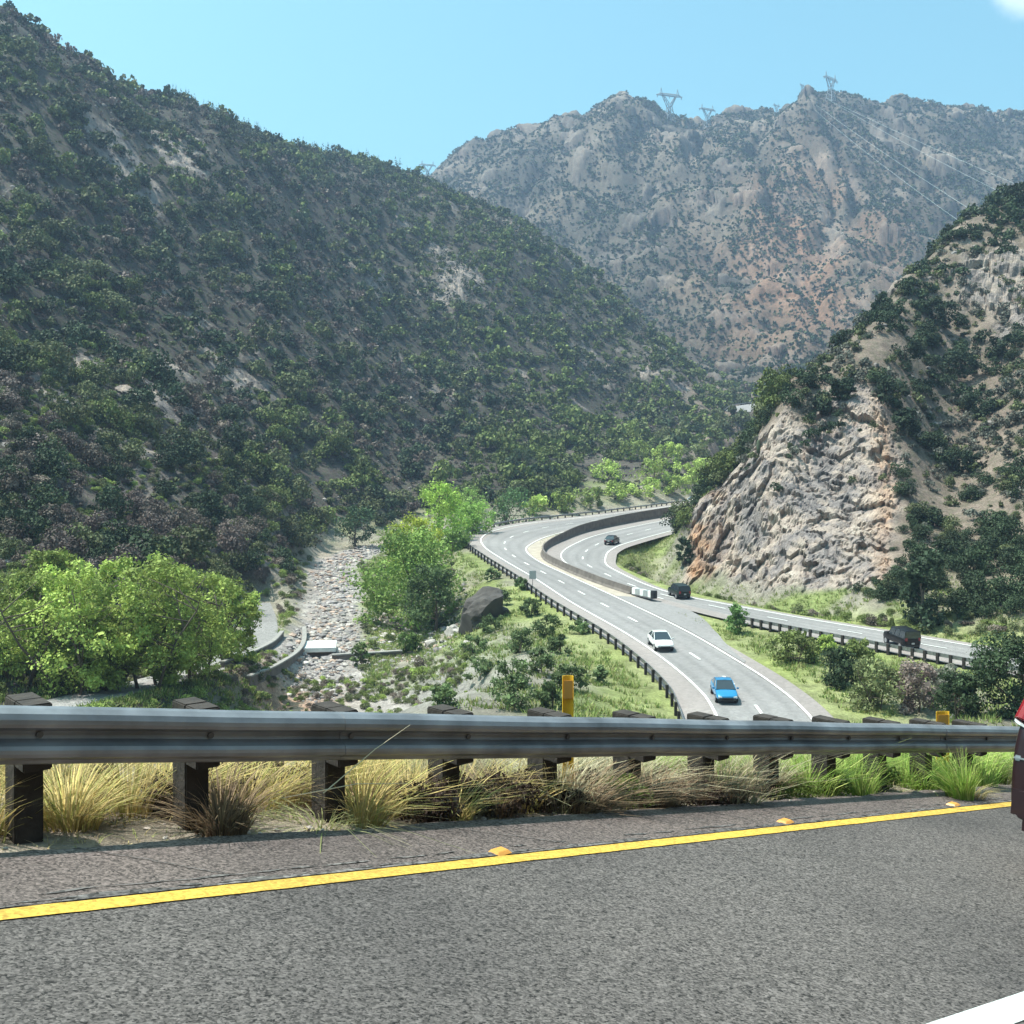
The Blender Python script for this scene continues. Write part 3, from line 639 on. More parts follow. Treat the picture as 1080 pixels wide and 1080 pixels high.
parapet(g1, 'dark curving old wall with pale coping beside the wash, right next to the concrete slab', .6, .35)
g2 = [(x-2.6, y+1.2) for x, y in g1[1:]]
parapet(g2, 'second old curving wall with pale coping, uphill of the wall that touches the slab', .5, .35)
x, y, z = px2g(334, 691); sl = MB(); sl.box((0,0,0), (3.9,5.0,.5)); o = sl.build('concrete_slab', M['white'], bevel=.04, label='pale flat concrete slab at the edge of the boulder-strewn wash', cat='slab'); o.location = (x, y+1, z+.75); o.rotation_euler = (0,0,.15)
mb = MB(); mb.box((0,0,-.9), (2.9,4.0,1.3)); q = mb.build('abutment', M['concshade'], o)

# low check wall across the wash
x0, y0, z0 = px2g(350, 697); x1, y1, z1 = px2g(424, 692)
parapet([(x0, y0), ((x0+x1)/2, (y0+y1)/2-.2), (x1, y1)], 'low dark broken wall across the wash below the big green tree', .45, .6)

# ------------------------------------------------------------------ power pylons
def pylon(px, py, Y, h, a, lab, base=None):
    X = (px-CX)/F*Y; z = float(H(X, Y)[0]) - 1; t = empty('power_pylon', (X, Y, z), a, label=lab, cat='pylon', group='power pylons along the far ridge')
    r = h*.0085
    def bar(mb, a, b, k=1): mb.tube([a, b], r*k, 5)
    mb = MB(); W = h*.13
    lv = [0, .18, .34, .48]; ww = [W, W*.78, W*.6, W*.42]
    for (l0, w0), (l1, w1) in zip(zip(lv, ww), list(zip(lv, ww))[1:]):
        for sx, sy in ((1,1),(1,-1),(-1,-1),(-1,1)):
            bar(mb, (sx*w0, sy*w0, l0*h), (sx*w1, sy*w1, l1*h), 1.3)
        for s in (1,-1):
            bar(mb, (-w0, s*w0, l0*h), (w1, s*w1, l1*h), .8); bar(mb, (w0, s*w0, l0*h), (-w1, s*w1, l1*h), .8); bar(mb, (s*w0, -w0, l0*h), (s*w1, w1, l1*h), .8)
        bar(mb, (-w1, -w1, l1*h), (w1, -w1, l1*h), .8); bar(mb, (-w1, w1, l1*h), (w1, w1, l1*h), .8)
    mb.build('lattice_body', M['pylon'], t)
    mb = MB(); w = W*.42
    for s in (1,-1):
        for sy in (1,-1):
            bar(mb, (s*w, sy*w, .48*h), (s*h*.22, sy*w*.5, .80*h), 1.2); bar(mb, (0, sy*w, .52*h), (s*h*.19, sy*w*.5, .80*h), 1)
            for k in range(3):
                q = k/3; bar(mb, (s*(w+(h*.22-w)*q), sy*w, (.48+.32*q)*h), (s*h*.19*(q+.3), sy*w, (.52+.28*(q+.3))*h), .7)
        bar(mb, (s*h*.22, 0, .80*h), (s*h*.26, 0, h), 1.1); bar(mb, (s*h*.30, 0, .82*h), (s*h*.26, 0, h), .9)
    mb.build('fork', M['pylon'], t)
    mb = MB()
    for z_ in (.79, .84): 
        for sy in (w*.5, -w*.5): bar(mb, (-h*(.40 if z_ < .8 else .3), sy, z_*h), (h*(.40 if z_ < .8 else .3), sy, z_*h), 1.1)
    for k in range(8):
        x_ = (-.3+.6*k/7)*h; bar(mb, (x_, 0, .79*h), (x_+.04*h, 0, .84*h), .7)
    for s in (1,-1): bar(mb, (s*h*.4, 0, .79*h), (s*h*.3, 0, .84*h), .9)
    mb.build('cross_arm', M['pylon'], t)
    for s in (-.38, 0, .38):
        mb = MB(); mb.tube([(s*h, 0, .79*h), (s*h, 0, .72*h)], r*1.2, 6); mb.build('insulator', M['pylon'], t)
    return t
pylon(706, 124, 1079, 36, .3, 'tallest forked power pylon, right of the left rocky knob on the far ridge')
pylon(746, 131, 1080, 25, .4, 'smaller lattice power pylon on the far ridge, second from the left of the rocky saddle')
pylon(876, 116, 1046, 30, .7, 'lattice power pylon just right of the sharp rocky peak')
pylon(846, 108, 1062, 11, .8, 'lattice power pylon whose tip shows behind the sharp rocky peak')
pylon(819, 120, 1058, 13, .6, 'faint small power pylon left of the sharp rocky peak')
pylon(413, 195, 1160, 30, .3, 'faint power pylon far off above the low notch in the skyline, left one of two')
pylon(451, 190, 1158, 24, .3, 'faint power pylon far off above the low notch in the skyline, right one of two')
def wires():
    spans = [(846,104,1040,1010,232,640,3,-.5),(852,104,1036,1030,225,640,2,0),(872,104,1040,1060,205,660,2,.5),(880,108,1040,1085,200,660,1,1)]
    for k, (ax, ay, aY, bx, by, bY, sag, _) in enumerate(spans):
        a = Vector(((ax-CX)/F*aY, aY, (HY-ay)/F*aY)); b = Vector(((bx-CX)/F*bY, bY, (HY-by)/F*bY)); P = []
        for i in range(30):
            t = i/29; q = a.lerp(b, t); q.z -= sag*4*t*(1-t); P.append(q)
        MB().tube(P, .075, 5).build('power_line', M['wire'], label='pale power cable running down from the sharp peak over the far slope', cat='power cable', group='power cables over the far slope')
wires()

def added_hill_behind():  # unseen hill added behind the camera to keep sky light off the rail
    ss = np.linspace(-90, 160, 120); pp = np.concatenate([np.linspace(-15.4, -22, 8), np.linspace(-24, -130, 50)]); S, Pq = np.meshgrid(ss, pp); S = S.ravel(); Pq = Pq.ravel()
    X = S*D2[0]+Pq*N2[0]; Y = G0[1]+S*D2[1]+Pq*N2[1]; d = -15.4-Pq
    Z = GZ + GS*S - .1 + d*.85 + sstep(0, 10, d)*(4*fbm(X/25, Y/25, 2., 4, ridged=True) + 1.2*fbm(X/5, Y/5, 2., 3))
    n = len(ss); Fq = [(i*n+j, i*n+j+1, (i+1)*n+j+1, (i+1)*n+j) for i in range(len(pp)-1) for j in range(n-1)]
    t = sstep(-.3, .4, fbm(X/20, Y/20, 5., 3))[:, None]; me = npmesh('sky_blocking_hill', np.stack([X, Y, Z], 1), Fq, M['terrain'], np.array([.085,.07,.06])*(1-t)+np.array([.14,.115,.1])*t, smooth=True)
    at = me.color_attributes.new('Cov', 'FLOAT_COLOR', 'POINT'); cc = np.ones((len(X), 4), np.float32); cc[:, 0] = 1; cc[:, 1] = sstep(.1, .3, fbm(X/15, Y/15, 9., 3)); cc[:, 2] = 0; at.data.foreach_set('color', cc.ravel())
    link('sky_blocking_hill', me, kind='structure')
added_hill_behind()
# ------------------------------------------------------------------ foliage builders
def unit(n):
    v = rng.normal(size=(n, 3)); return v/np.linalg.norm(v, axis=1)[:, None]
def quads(c, nr, size, asp=1.0):
    # a leaf-sized diamond at every centre c with normal nr
    n = len(c); a = np.cross(nr, unit(n)); a /= np.linalg.norm(a, axis=1)[:, None]+1e-9; b = np.cross(nr, a); s = np.asarray(size).reshape(-1, 1)*.5
    V = np.stack([c-a*s, c-b*s*asp, c+a*s, c+b*s*asp], 1).reshape(-1, 3); Fq = np.arange(4*n).reshape(n, 4); return V, Fq
def bush_pts(n, lobes=6, flat=.75, seed=0):
    # leaf centres on several uneven lobes inside a unit radius; base at z=0
    r = np.random.default_rng(seed); L = []
    for k in range(lobes):
        w = r.uniform(0, 2*math.pi); d = r.uniform(0, .62); rad = r.uniform(.28, .5); L.append((d*math.cos(w), d*math.sin(w), r.uniform(.25, .95)*flat, rad))
    idx = r.integers(0, lobes, n); Lc = np.array([l[:3] for l in L])[idx]; Lr = np.array([l[3] for l in L])[idx]
    d = r.normal(size=(n, 3)); d /= np.linalg.norm(d, axis=1)[:, None]; d[:, 2] = np.where(d[:, 2] < -.45, -d[:, 2], d[:, 2])
    rr = Lr*r.uniform(.72, 1.08, n)
    c = Lc + d*rr[:, None]*np.array([1, 1, .85]); c[:, 2] = np.abs(c[:, 2]); shade = r.uniform(.75, 1.25, lobes)[idx]
    nr = d + .75*r.normal(size=(n, 3)); nr /= np.linalg.norm(nr, axis=1)[:, None]
    return c, nr, shade
PRO = {}
def proto(lod, k):
    key = (lod, k)
    if key not in PRO:
        n, s = {0: (1300, .085), 1: (680, .105), 2: (170, .20), 3: (72, .30), 4: (22, .50)}[lod]
        c, nr, sh = bush_pts(n, lobes=max(3, 8-lod), seed=100*lod+k); V, Fq = quads(c, nr, rng.uniform(.7, 1.3, n)*s)
        PRO[key] = (V, Fq, np.repeat(sh, 4))
    return PRO[key]
def merge(items):
    # items: (lod, variant, x, y, z, radius, height, yaw, colour)
    Vs = []; Fs = []; Cs = []; b = 0
    for lod, k, x, y, z, r, h, w, col in items:
        V, Fq, sh = proto(lod, k); cw, sw = math.cos(w)*r, math.sin(w)*r
        Vs.append(np.stack([V[:,0]*cw-V[:,1]*sw+x, V[:,0]*sw+V[:,1]*cw+y, V[:,2]*h+z], 1).astype(np.float32)); Fs.append(Fq+b); b += len(V)
        Cs.append(sh[:, None]*np.array(col)[None])
    return np.concatenate(Vs), np.concatenate(Fs), np.concatenate(Cs).astype(np.float32)
def visible(x, y, z, tol=1.0):
    px = CX+F*x/y; py = HY-F*z/y; ok = (px > -8) & (px < 1088) & (py > -8) & (py < 765)
    vis = ok.copy(); ii = np.where(ok)[0]
    if len(ii):
        T = np.linspace(.15, .985, 46); bad = np.zeros(len(ii), bool)
        for t in T:
            yt = y[ii]*t; hh = np.where(yt > 40, Hg(x[ii]*t, np.maximum(yt, 40.)), -999); bad |= hh > z[ii]*t + tol
        vis[ii] = ~bad
    return vis
GREENS_ = {'dark': (.030,.045,.022), 'olive': (.075,.085,.038), 'green': (.085,.105,.032), 'dry': (.105,.085,.070), 'bright': (.15,.19,.05), 'grey': (.085,.085,.07), 'brown': (.105,.082,.074)}
GREENS = {k: tuple(1.3*q for q in v) for k, v in GREENS_.items()}
def scatter(x0, x1, y0, y1, n, dens, mask):
    x = rng.uniform(x0, x1, n); y = rng.uniform(y0, y1, n); k = mask(x, y); x, y = x[k], y[k]
    k = rng.uniform(size=len(x)) < dens(x, y); return x[k], y[k]
dmn = lambda x, y: np.minimum(pdist(x, y, C1C)-5.6, pdist(x, y, C2C)-4.8)
def clear(x, y, m=1.5): return (dmn(x, y) > m) & (pdist(x, y, RIVER) > 5) & (pdist(x, y, OLDROAD) > 3.8) & (rockw(x, y) < .45) & (pdist(x, y, FARROAD) > 9)
inmed = lambda x, y: inpoly(x, y, np.vstack([C1R, C2L]))
items = []
# left hill
def leftm(x, y): u = x/y; return (u > -.62) & (u < .26) & clear(x, y, 3) & (x < 8 + .30*y) & ((y > 128) | (x < -34))
x, y = scatter(-330, 130, 100, 620, 62000, lambda x, y: np.clip(.58+.5*fbm(x/22, y/22, 2.0, 3), .10, .85)*np.clip(1.12-y/900, .4, 1), leftm)
z = Hg(x, y); zz = np.where(leftof(x, y), z - zRiv(y) - 1.2, z - zR(np.minimum(y, 300))); k = (zz > .6) & ~((y > 340) & (y < 452) & (x/y > .208) & (x/y < .25) & ((z+1)/y > .062)) & ~((x/y > .06) & (x/y < .21) & (y > 262) & (y < 400) & (zz < 9) & (rng.uniform(size=len(x)) < .8)); x, y, z = x[k], y[k], z[k]
r = np.minimum(rng.gamma(2.1, .85, len(x)) + .45, 5); mix_ = fbm(x/35, y/35, 6.6, 3) + rng.normal(size=len(x))*.22
px_ = CX+F*x/y; mix_ += .42*sstep(150, 620, px_) - .04
hcol = []
for m_ in mix_:
    c = 'brown' if m_ < -.22 else 'dry' if m_ < -.05 else 'dark' if m_ < .12 else 'olive' if m_ < .34 else 'green'
    hcol.append(np.array(GREENS[c])*random.uniform(.75, 1.3))
vis = visible(x, y, z+1.5, 2.0)
left = [(x[i], y[i], z[i], r[i]*(.68 if mix_[i] < -.05 else 1), hcol[i]) for i in range(len(x)) if vis[i]]
print('left shrubs', len(left))
# a few shrubs cling to the upper part of the rock face
x, y = scatter(30, 80, 110, 175, 5000, lambda x, y: np.clip(.06+.5*fbm(x/7, y/7, 3.0, 3), 0, .8), lambda x, y: rockw(x, y) > .3)
z = Hg(x, y); kk = rng.uniform(size=len(x)) < sstep(-8, 10, z); rk = [(x[i], y[i]-.8, z[i]+.3, random.uniform(.5, 1.5), np.array(GREENS[random.choice(['dark','olive','grey'])])*random.uniform(.8, 1.4)) for i in range(len(x)) if kk[i]]
# right hill
def rightm(x, y): u = x/y; return (u > .17) & (u < .62) & clear(x, y, 3.5) & (x > 20)
x, y = scatter(20, 190, 88, 300, 26000, lambda x, y: np.clip(.50+.65*fbm(x/16, y/16, 3.0, 3), .08, .9), rightm)
z = Hg(x, y); zz = z - zR(y); k = (zz > 1.0) & ~((x/y > .208) & (x/y < .25) & ((z+1.5)/y > .059) & (y > 175)); x, y, z = x[k], y[k], z[k]; vis = visible(x, y, z+1.0, 1.2)
mix_ = fbm(x/20, y/20, 9.6, 3) + rng.normal(size=len(x))*.2; r = np.minimum(rng.gamma(2.4, .36, len(x)) + .35, 2.1)
right = [(x[i], y[i], z[i], r[i]*(1.25 if mix_[i] < 0 else .85), np.array(GREENS['dark' if mix_[i] < .05 else 'olive' if mix_[i] < .25 else 'grey'])*random.uniform(.75, 1.35)) for i in range(len(x)) if vis[i]]
print('right shrubs', len(right))
# far mountain
x, y = scatter(-130, 620, 560, 1150, 95000, lambda x, y: np.clip(.50+.8*fbm(x/50, y/50, 3.0, 4), .08, .9), lambda x, y: (x/y > -.12) & (x/y < .52) & (pdist(x, y, FARROAD) > 12))
z = Hg(x, y); vis = visible(x, y, z+2, 3.0)
far = [(4, random.randrange(6), x[i], y[i], z[i]-.3, random.uniform(1.0, 1.8)**1.9, random.uniform(1.2, 3.2), random.uniform(0, 6), np.array(GREENS[random.choice(['dark','dark','olive','grey'])])*random.uniform(.8, 1.3)) for i in range(len(x)) if vis[i]]
print('far shrubs', len(far))
V, Fq, C = merge(far); link('distant_scrub', npmesh('distant_scrub', V, Fq, M['scrub'], C), kind='stuff', label='dark scrub dotted over the far mountain', cat='scrub')
V, Fq, C = merge([(4, random.randrange(6), 0, 0, 0, 1, 1, 0, (1,1,1))])

x, y = scatter(-330, 130, 100, 560, 60000, lambda x, y: np.clip(.55+.6*fbm(x/12, y/12, 21.0, 3), .1, .95)*np.clip(1.1-y/800, .3, 1), leftm)
z = Hg(x, y); k = np.where(leftof(x, y), z - zRiv(y) - 1.0, z - zR(np.minimum(y, 300))) > .4; x, y, z = x[k], y[k], z[k]; vis = visible(x, y, z+.8, 1.5)
filler = [(4, random.randrange(6), x[i], y[i], z[i]-.1, random.uniform(.45, 1.25), random.uniform(.35, 1.1), random.uniform(0, 6), np.array(GREENS[random.choice(['dark','olive','brown','dry','grey','dry'])])*random.uniform(.7, 1.5)) for i in range(len(x)) if vis[i]]
print('filler', len(filler))
# the shrubs that show largest are things of their own
META = {}
def bushmesh(kind, col, v, lod):
    key = (kind, v, lod)
    if key not in META:
        V, Fq, sh = proto(lod, v); META[key] = npmesh('shrub_leaves', V, Fq, M['scrub'], sh[:, None]*np.array(col)[None])
    return META[key]
KINDS = [('dark', 'dark evergreen shrub'), ('olive', 'olive green shrub'), ('green', 'fresh green shrub'), ('dry', 'dry greyish brown shrub'), ('brown', 'bare brown shrub'), ('grey', 'grey green shrub')]
def nearest_kind(c):
    c = np.array(c)/np.sum(c); return min(KINDS, key=lambda k: np.sum((np.array(GREENS[k[0]])/np.sum(GREENS[k[0]])-c)**2)+0)[0:2]
def split(lst, n, place, lods):
    lst = sorted(lst, key=lambda t: -t[3]/t[1]); big, rest = lst[:n], lst[n:]
    for t in big:
        kd, nm = nearest_kind(t[4]); me = bushmesh(kd, GREENS[kd], random.randrange(6), 0 if t[1] < 190 else 1)
        o = bpy.data.objects.new('shrub', me); COL.objects.link(o); o.location = (t[0], t[1], t[2]-.15); o.rotation_euler = (0, 0, random.uniform(0, 6.3)); s = t[3]; o.scale = (s, s, s*random.uniform(.9, 1.3))
        tag(o, nm + ' ' + place, 'shrub', nm + 's ' + place)
    return [(lods(t[1]), random.randrange(6), t[0], t[1], t[2]-.15, t[3], t[3]*random.uniform(.9, 1.35), random.uniform(0, 6.3), t[4]) for t in rest]
it = split(left, 150, 'on the steep left hillside', lambda Y: 1 if Y < 190 else 2 if Y < 340 else 3)
right += rk
it += split(right, 120, 'on the right hillside around the rock cutting', lambda Y: 1 if Y < 130 else 2)
it += filler
V, Fq, C = merge(it); print('scrub faces', len(Fq)); link('hillside_scrub', npmesh('hillside_scrub', V, Fq, M['scrub'], C), kind='stuff', label='smaller scrub covering the near hillsides', cat='scrub')

# small conifers along the crest and slope of the left hill, reading as one wood
tri = []
for k in range(2600):
    px = random.uniform(180, 700)
    u = (px-CX)/F; Y = random.uniform(300, 575); X = u*Y; tri.append((X, Y))
tri = np.array(tri); tz = Hg(tri[:,0], tri[:,1]); kk = (fbm(tri[:,0]/40, tri[:,1]/40, 12.0, 3) > -.1) & (tz - zR(300) > 35) & (tri[:,0] < .24*tri[:,1]); tri = tri[kk]; tz = tz[kk]; vv = visible(tri[:,0], tri[:,1], tz+3, 3); tri = tri[vv]; tz = tz[vv]
Vs = []; b = 0; Fs = []; Cs = []
for (X, Y), Z in zip(tri, tz):
    n = 34; t = rng.uniform(0, 1, n)**.8; h = random.uniform(3.5, 7.5); w = rng.uniform(0, 6.28, n); rad = (1-t)*h*.26*rng.uniform(.5, 1.1, n)
    c = np.stack([X+rad*np.cos(w), Y+rad*np.sin(w), Z+.3+t*h], 1); nr = np.stack([np.cos(w), np.sin(w), np.full(n, .7)], 1)+.5*unit(n); nr /= np.linalg.norm(nr, axis=1)[:, None]
    v, f = quads(c, nr, .16*h*(1.15-t)); Vs.append(v); Fs.append(f+b); b += len(v); Cs.append(np.tile(np.array([.032,.048,.028])*random.uniform(.8, 1.4), (len(v), 1)))
link('conifer_scrub', npmesh('conifer_scrub', np.concatenate(Vs), np.concatenate(Fs), M['scrub'], np.concatenate(Cs)), kind='stuff', label='small dark conifers thickly covering the crest of the left hill', cat='conifers')

# ------------------------------------------------------------------ trees
def tree(x, y, z, h, spread, col, lab, seed, nl=6000, leaf=.22, cat='tree', name='broadleaf_tree', low=.12, lr=1.0, group=None, trunk=None, tall=1.0, lobes=26, nstem=1, limbs=10):
    r = np.random.default_rng(seed); root = empty(name, (x, y, z-.1), label=lab, cat=cat, group=group); spread *= 1.2 if cat == 'tree' else 1.05; col = np.array(col)*(1.65 if cat == 'tree' else 1.35)
    # crown lobes
    L = []
    for k in range(lobes):
        t = (k+.5)/lobes; a = r.uniform(0, 6.283); zc = low + (1-low)*(t**.8)*.88; prof = math.sin(math.pi*min(1, (zc-low)/(1-low)*.82+.16))**.7
        d = r.uniform(.35, .95)*prof*spread/2*.8; L.append((d*math.cos(a), d*math.sin(a), zc*h, r.uniform(.13, .24)*lr*spread*.75*(.65+.35*prof)))
    L = np.array(L); mb = MB()
    base = [(r.uniform(-.04, .04)*spread*nstem, r.uniform(-.04, .04)*spread*nstem) for _ in range(nstem)]; R = trunk or h*.022
    for j, bs in enumerate(base):
        P = [(bs[0], bs[1], -.2)]; 
        for q in range(1, 5): P.append((bs[0]*(1+q*.8)+r.normal()*.02*h, bs[1]*(1+q*.8)+r.normal()*.02*h, h*.19*q))
        mb.tube(P, [R*(1.15-q*.23) for q in range(5)], 9)
        for l in L[r.permutation(len(L))[:limbs]]:
            q = r.uniform(.25, .85)*4; i = int(q); p0 = Vector(P[i]).lerp(Vector(P[min(i+1, 4)]), q-i)
            if l[2] < p0.z: p0 = Vector(P[1])
            mid = p0.lerp(Vector(l[:3]), .5) + Vector((0, 0, -.03*h+r.uniform(0, .05)*h)); mb.tube([p0, mid, Vector(l[:3])], [R*.45, R*.28, R*.08], 6)
    mb.build('trunk', M['bark'], root, smooth=True, fix=False)
    idx = r.integers(0, lobes, nl); d = r.normal(size=(nl, 3)); d /= np.linalg.norm(d, axis=1)[:, None]
    nz = 1 + .45*pn(d[:,0]*2.2+idx*3.1, d[:,1]*2.2, d[:,2]*2.2)
    c = L[idx, :3] + d*(L[idx, 3]*nz*r.uniform(.45, 1.1, nl))[:, None]*np.array([1, 1, .8*tall]); c[:, 2] = np.maximum(c[:, 2], .08*h*r.uniform(.3, 1, nl))
    nr = d + np.array([0,0,.25]) + .8*r.normal(size=(nl, 3)); nr /= np.linalg.norm(nr, axis=1)[:, None]
    V, Fq = quads(c, nr, leaf*np.exp(r.normal(size=nl)*.42), .7); cc = np.array(col)[None]*r.uniform(.72, 1.3, lobes)[idx][:, None]*r.uniform(.85, 1.15, nl)[:, None]
    link('crown', npmesh('crown', V, Fq, M['leaf'], np.repeat(cc, 4, 0)), parent=root); return root
def treepx(px, py, hpx, wpx, col, lab, seed, Y=None, **k):
    if Y is None: x, y, z = px2g(px, py)
    else: y = Y; x = (px-CX)/F*Y; z = float(H(x, y)[0])
    hh = (py-hpx)/F*y if Y is None else z-(HY-hpx)/F*y
    hh = (z - (HY-hpx)/F*y) if Y is not None else (py-hpx)/F*y
    hh = abs(hh); return tree(x, y, z, hh, wpx/F*y, col, lab, seed, **k)
MG = (.105,.175,.045)
treepx(424, 664, 553, 128, (.105,.155,.038), 'big round mid-green tree in the middle of the boulder-strewn wash', 1, nl=16000, leaf=.28, lobes=34, low=.06, trunk=.3)
treepx(458, 668, 590, 62, (.065,.095,.038), 'darker bushy green tree at the right foot of the big green tree in the wash', 2, nl=5000, leaf=.26, low=.05)
treepx(468, 590, 503, 62, (.21,.30,.06), 'tallest pale lime-green tree behind the big tree in the wash', 3, Y=178, nl=6000, leaf=.28, tall=1.2)
treepx(438, 606, 538, 58, (.27,.31,.045), 'yellow-green tree between the big round tree and the tallest lime one', 4, Y=160, nl=6500, leaf=.26)
treepx(500, 585, 528, 48, (.16,.25,.06), 'light green tree left of the highway bend, right of the tallest lime one', 5, Y=188, nl=4500, leaf=.26)
treepx(478, 604, 556, 40, (.15,.23,.06), 'low light green tree under the tallest lime-green one', 55, Y=168, nl=3500, leaf=.26)
treepx(500, 560, 508, 40, (.14,.20,.06), 'thin pale green tree against the dark hill, beside the tallest lime-green one', 56, Y=205, nl=3000, leaf=.26)
treepx(540, 553, 512, 60, (.05,.09,.035), 'dark green spreading tree behind the outer bend of the highway', 57, Y=222, nl=3500, leaf=.3)
treepx(376, 575, 530, 44, (.035,.06,.028), 'dark round tree where the wash disappears behind the big green tree', 58, Y=215, nl=3000, leaf=.32)
treepx(430, 690, 665, 34, (.09,.14,.04), 'small low green bush on the gravel below the big green tree', 6, nl=1500, leaf=.2, cat='bush', name='bush', low=.1)
treepx(381, 703, 675, 24, (.12,.17,.06), 'small pale green bush beside the concrete slab in the wash', 7, nl=1300, leaf=.18, cat='bush', name='bush', low=.1)
GV = [(22,715,628,105),(10,700,600,110),(88,715,578,135),(150,708,574,130),(205,690,586,115),(245,668,600,70),(50,690,570,95),(108,712,640,80),(172,702,632,70)]
GL = ['leftmost feathery green tree of the grove, cut by the photo edge, low in front','green tree at the left edge of the grove, behind the leftmost low one','tall bright green feathery tree in the left part of the grove','tall spreading green tree in the middle of the grove with bare limbs','bright green feathery tree in the right part of the grove beside the old track','small green tree at the right tip of the grove by the old track','darker green tree rising at the back of the grove','low green tree in front of the middle of the grove','low rounded green tree in front at the right of the grove']
for i, ((a, b, c, w), lab) in enumerate(zip(GV, GL)):
    treepx(a, b, c, w, (np.array([.165,.205,.052])*random.uniform(.85, 1.25)*(.55 if i in (1, 6) else 1)), lab, 20+i, Y=max(66, 20/((b-HY)/F+.045)*.92), nl=12500, leaf=.18, low=.06, nstem=3, lobes=58, lr=.68, limbs=14, trunk=.12, group='trees of the green grove at the left')
treepx(975, 664, 576, 54, (.035,.052,.03), 'big dark evergreen tree at the foot of the right hillside beside the road', 40, nl=7000, leaf=.24, low=.05)
treepx(722, 600, 563, 24, (.028,.045,.024), 'dark lone bush standing at the left foot of the rock cutting', 41, Y=160, nl=2500, leaf=.22, low=.05, cat='bush', name='bush')
treepx(777, 668, 634, 26, (.08,.14,.045), 'small upright green tree where the strip between the roads ends', 42, Y=101.5, nl=2500, leaf=.15, low=.05)
treepx(1064, 772, 662, 88, (.04,.06,.03), 'large dark bushy tree at the right edge above the red vehicle', 43, Y=66, nl=11000, leaf=.15, low=.03, lobes=34)
for i, (a, b, c, w, q, lab) in enumerate([(838,700,664,58,'green','rounded green bush in the verge right of the blue car'),(886,725,680,54,'dark','dark green bush in the verge right of the rounded green bush'),(925,748,690,70,'olive','broad olive bush in the verge below the guardrail posts'),(968,752,694,64,'brown','brownish bush beside the broad olive bush in the verge'),(905,715,672,40,'green','green bush just under the dark guardrail left of the black vehicle'),(1010,758,705,60,'dark','dark low bush left of the large dark tree at the right edge'),(870,690,668,26,'bright','small bright bush below the dark guardrail in the verge'),(1000,740,697,46,'grey','grey twiggy bush between the brownish bush and the large dark tree')]):
    treepx(a, b, c, w, np.array(GREENS[q])*1.15, lab, 60+i, nl=4200, leaf=.16, low=.05, cat='bush', name='bush', trunk=.06, nstem=2)
# bushes on the grass slope left of the highway
SL = [(520,668,26),(548,690,34),(575,672,30),(505,720,34),(540,726,40),(572,712,38),(600,730,36),(560,650,24),(528,640,22),(590,690,26),(612,668,18),(470,746,30),(540,748,44),(500,690,26),(550,622,16),(585,748,36),(520,612,16),(630,720,22)]
LOCW = ['near the shade-dark bank mass','above the middle of the slope','close to the rail bend']
for i, (a, b, w) in enumerate(SL):
    treepx(a, b, b-w*.85, w*1.3, np.array([.085,.12,.05])*random.uniform(.75, 1.25), 'grey-green bush on the grassy slope between the wash and the highway', 90+i, nl=1500, leaf=.16, low=.03, cat='bush', name='bush', trunk=.05, lobes=12, limbs=4, group='bushes on the slope between wash and highway')
BG = [(640,500,30,'bright'),(668,478,30,'green'),(690,500,34,'bright'),(705,480,28,'bright'),(722,505,32,'bright'),(740,498,30,'bright'),(650,520,26,'bright'),(680,518,28,'bright'),(710,515,28,'bright'),(620,528,28,'green'),(735,480,24,'olive'),(660,455,26,'green'),(590,532,26,'bright'),(745,512,22,'bright'),(700,462,24,'olive'),(565,535,24,'bright')]
for i, (a, b, w, q) in enumerate(BG):
    treepx(a, b+8, b-w*.5, w*1.5, np.array(GREENS[q])*random.uniform(1.15, 1.6), 'bright green leafy bush on the valley floor beyond the highway bend', 130+i, nl=1300, leaf=.5, low=.03, cat='bush', name='bush', lobes=12, limbs=4, group='leafy bushes beyond the highway bend')
for i, (a, b, w) in enumerate([(764,452,20),(774,458,22),(784,456,20),(756,446,18),(770,444,12),(780,447,12),(790,452,18),(760,462,20)]):
    treepx(a, b, b-w*.7, w*1.4, np.array(GREENS['olive'])*random.uniform(.8, 1.1), 'olive green bush on the bank just below the distant strip of road', 210+i, nl=1000, leaf=.55, low=.03, cat='bush', name='bush', lobes=12, limbs=4, group='bushes below the distant strip of road')
DB = [(960,395,44,'tallest dark bush on the bare upper part of the right hill'),(1012,400,42,'dark round bush right of the tallest dark one on the upper right hill'),(940,432,40,'dark bush at the crest of the rock cutting'),(990,345,36,'dark bush high on the right hill below the skyline'),(1035,440,36,'wide dark bush on the middle of the right slope'),(952,458,34,'dark bush overhanging the right end of the bare rock'),(900,345,30,'dark bush on the crest line left of the skyline cactus'),(1060,380,34,'dark bush near the right photo edge, upper slope'),(885,425,30,'dark bush in the cleft above the rock cutting'),(930,330,26,'dark low bush on the ridge above the bare soil patch'),(1074,215,26,'dark bush on the skyline at the right photo edge'),(550,500,34,'very dark round tree low on the left hillside'),(868,440,22,'narrow dark bush above the rock face'),(1020,500,30,'dark bush on the lower right slope above the big evergreen')]
for i, (a, b, w, lab) in enumerate(DB):
    treepx(a, b, b-w*.85, w*1.25, np.array([.028,.042,.024])*random.uniform(.9, 1.3), lab, 160+i, nl=2200, leaf=.32 if b < 480 else .26, low=.03, cat='bush', name='bush', lobes=14, limbs=4)
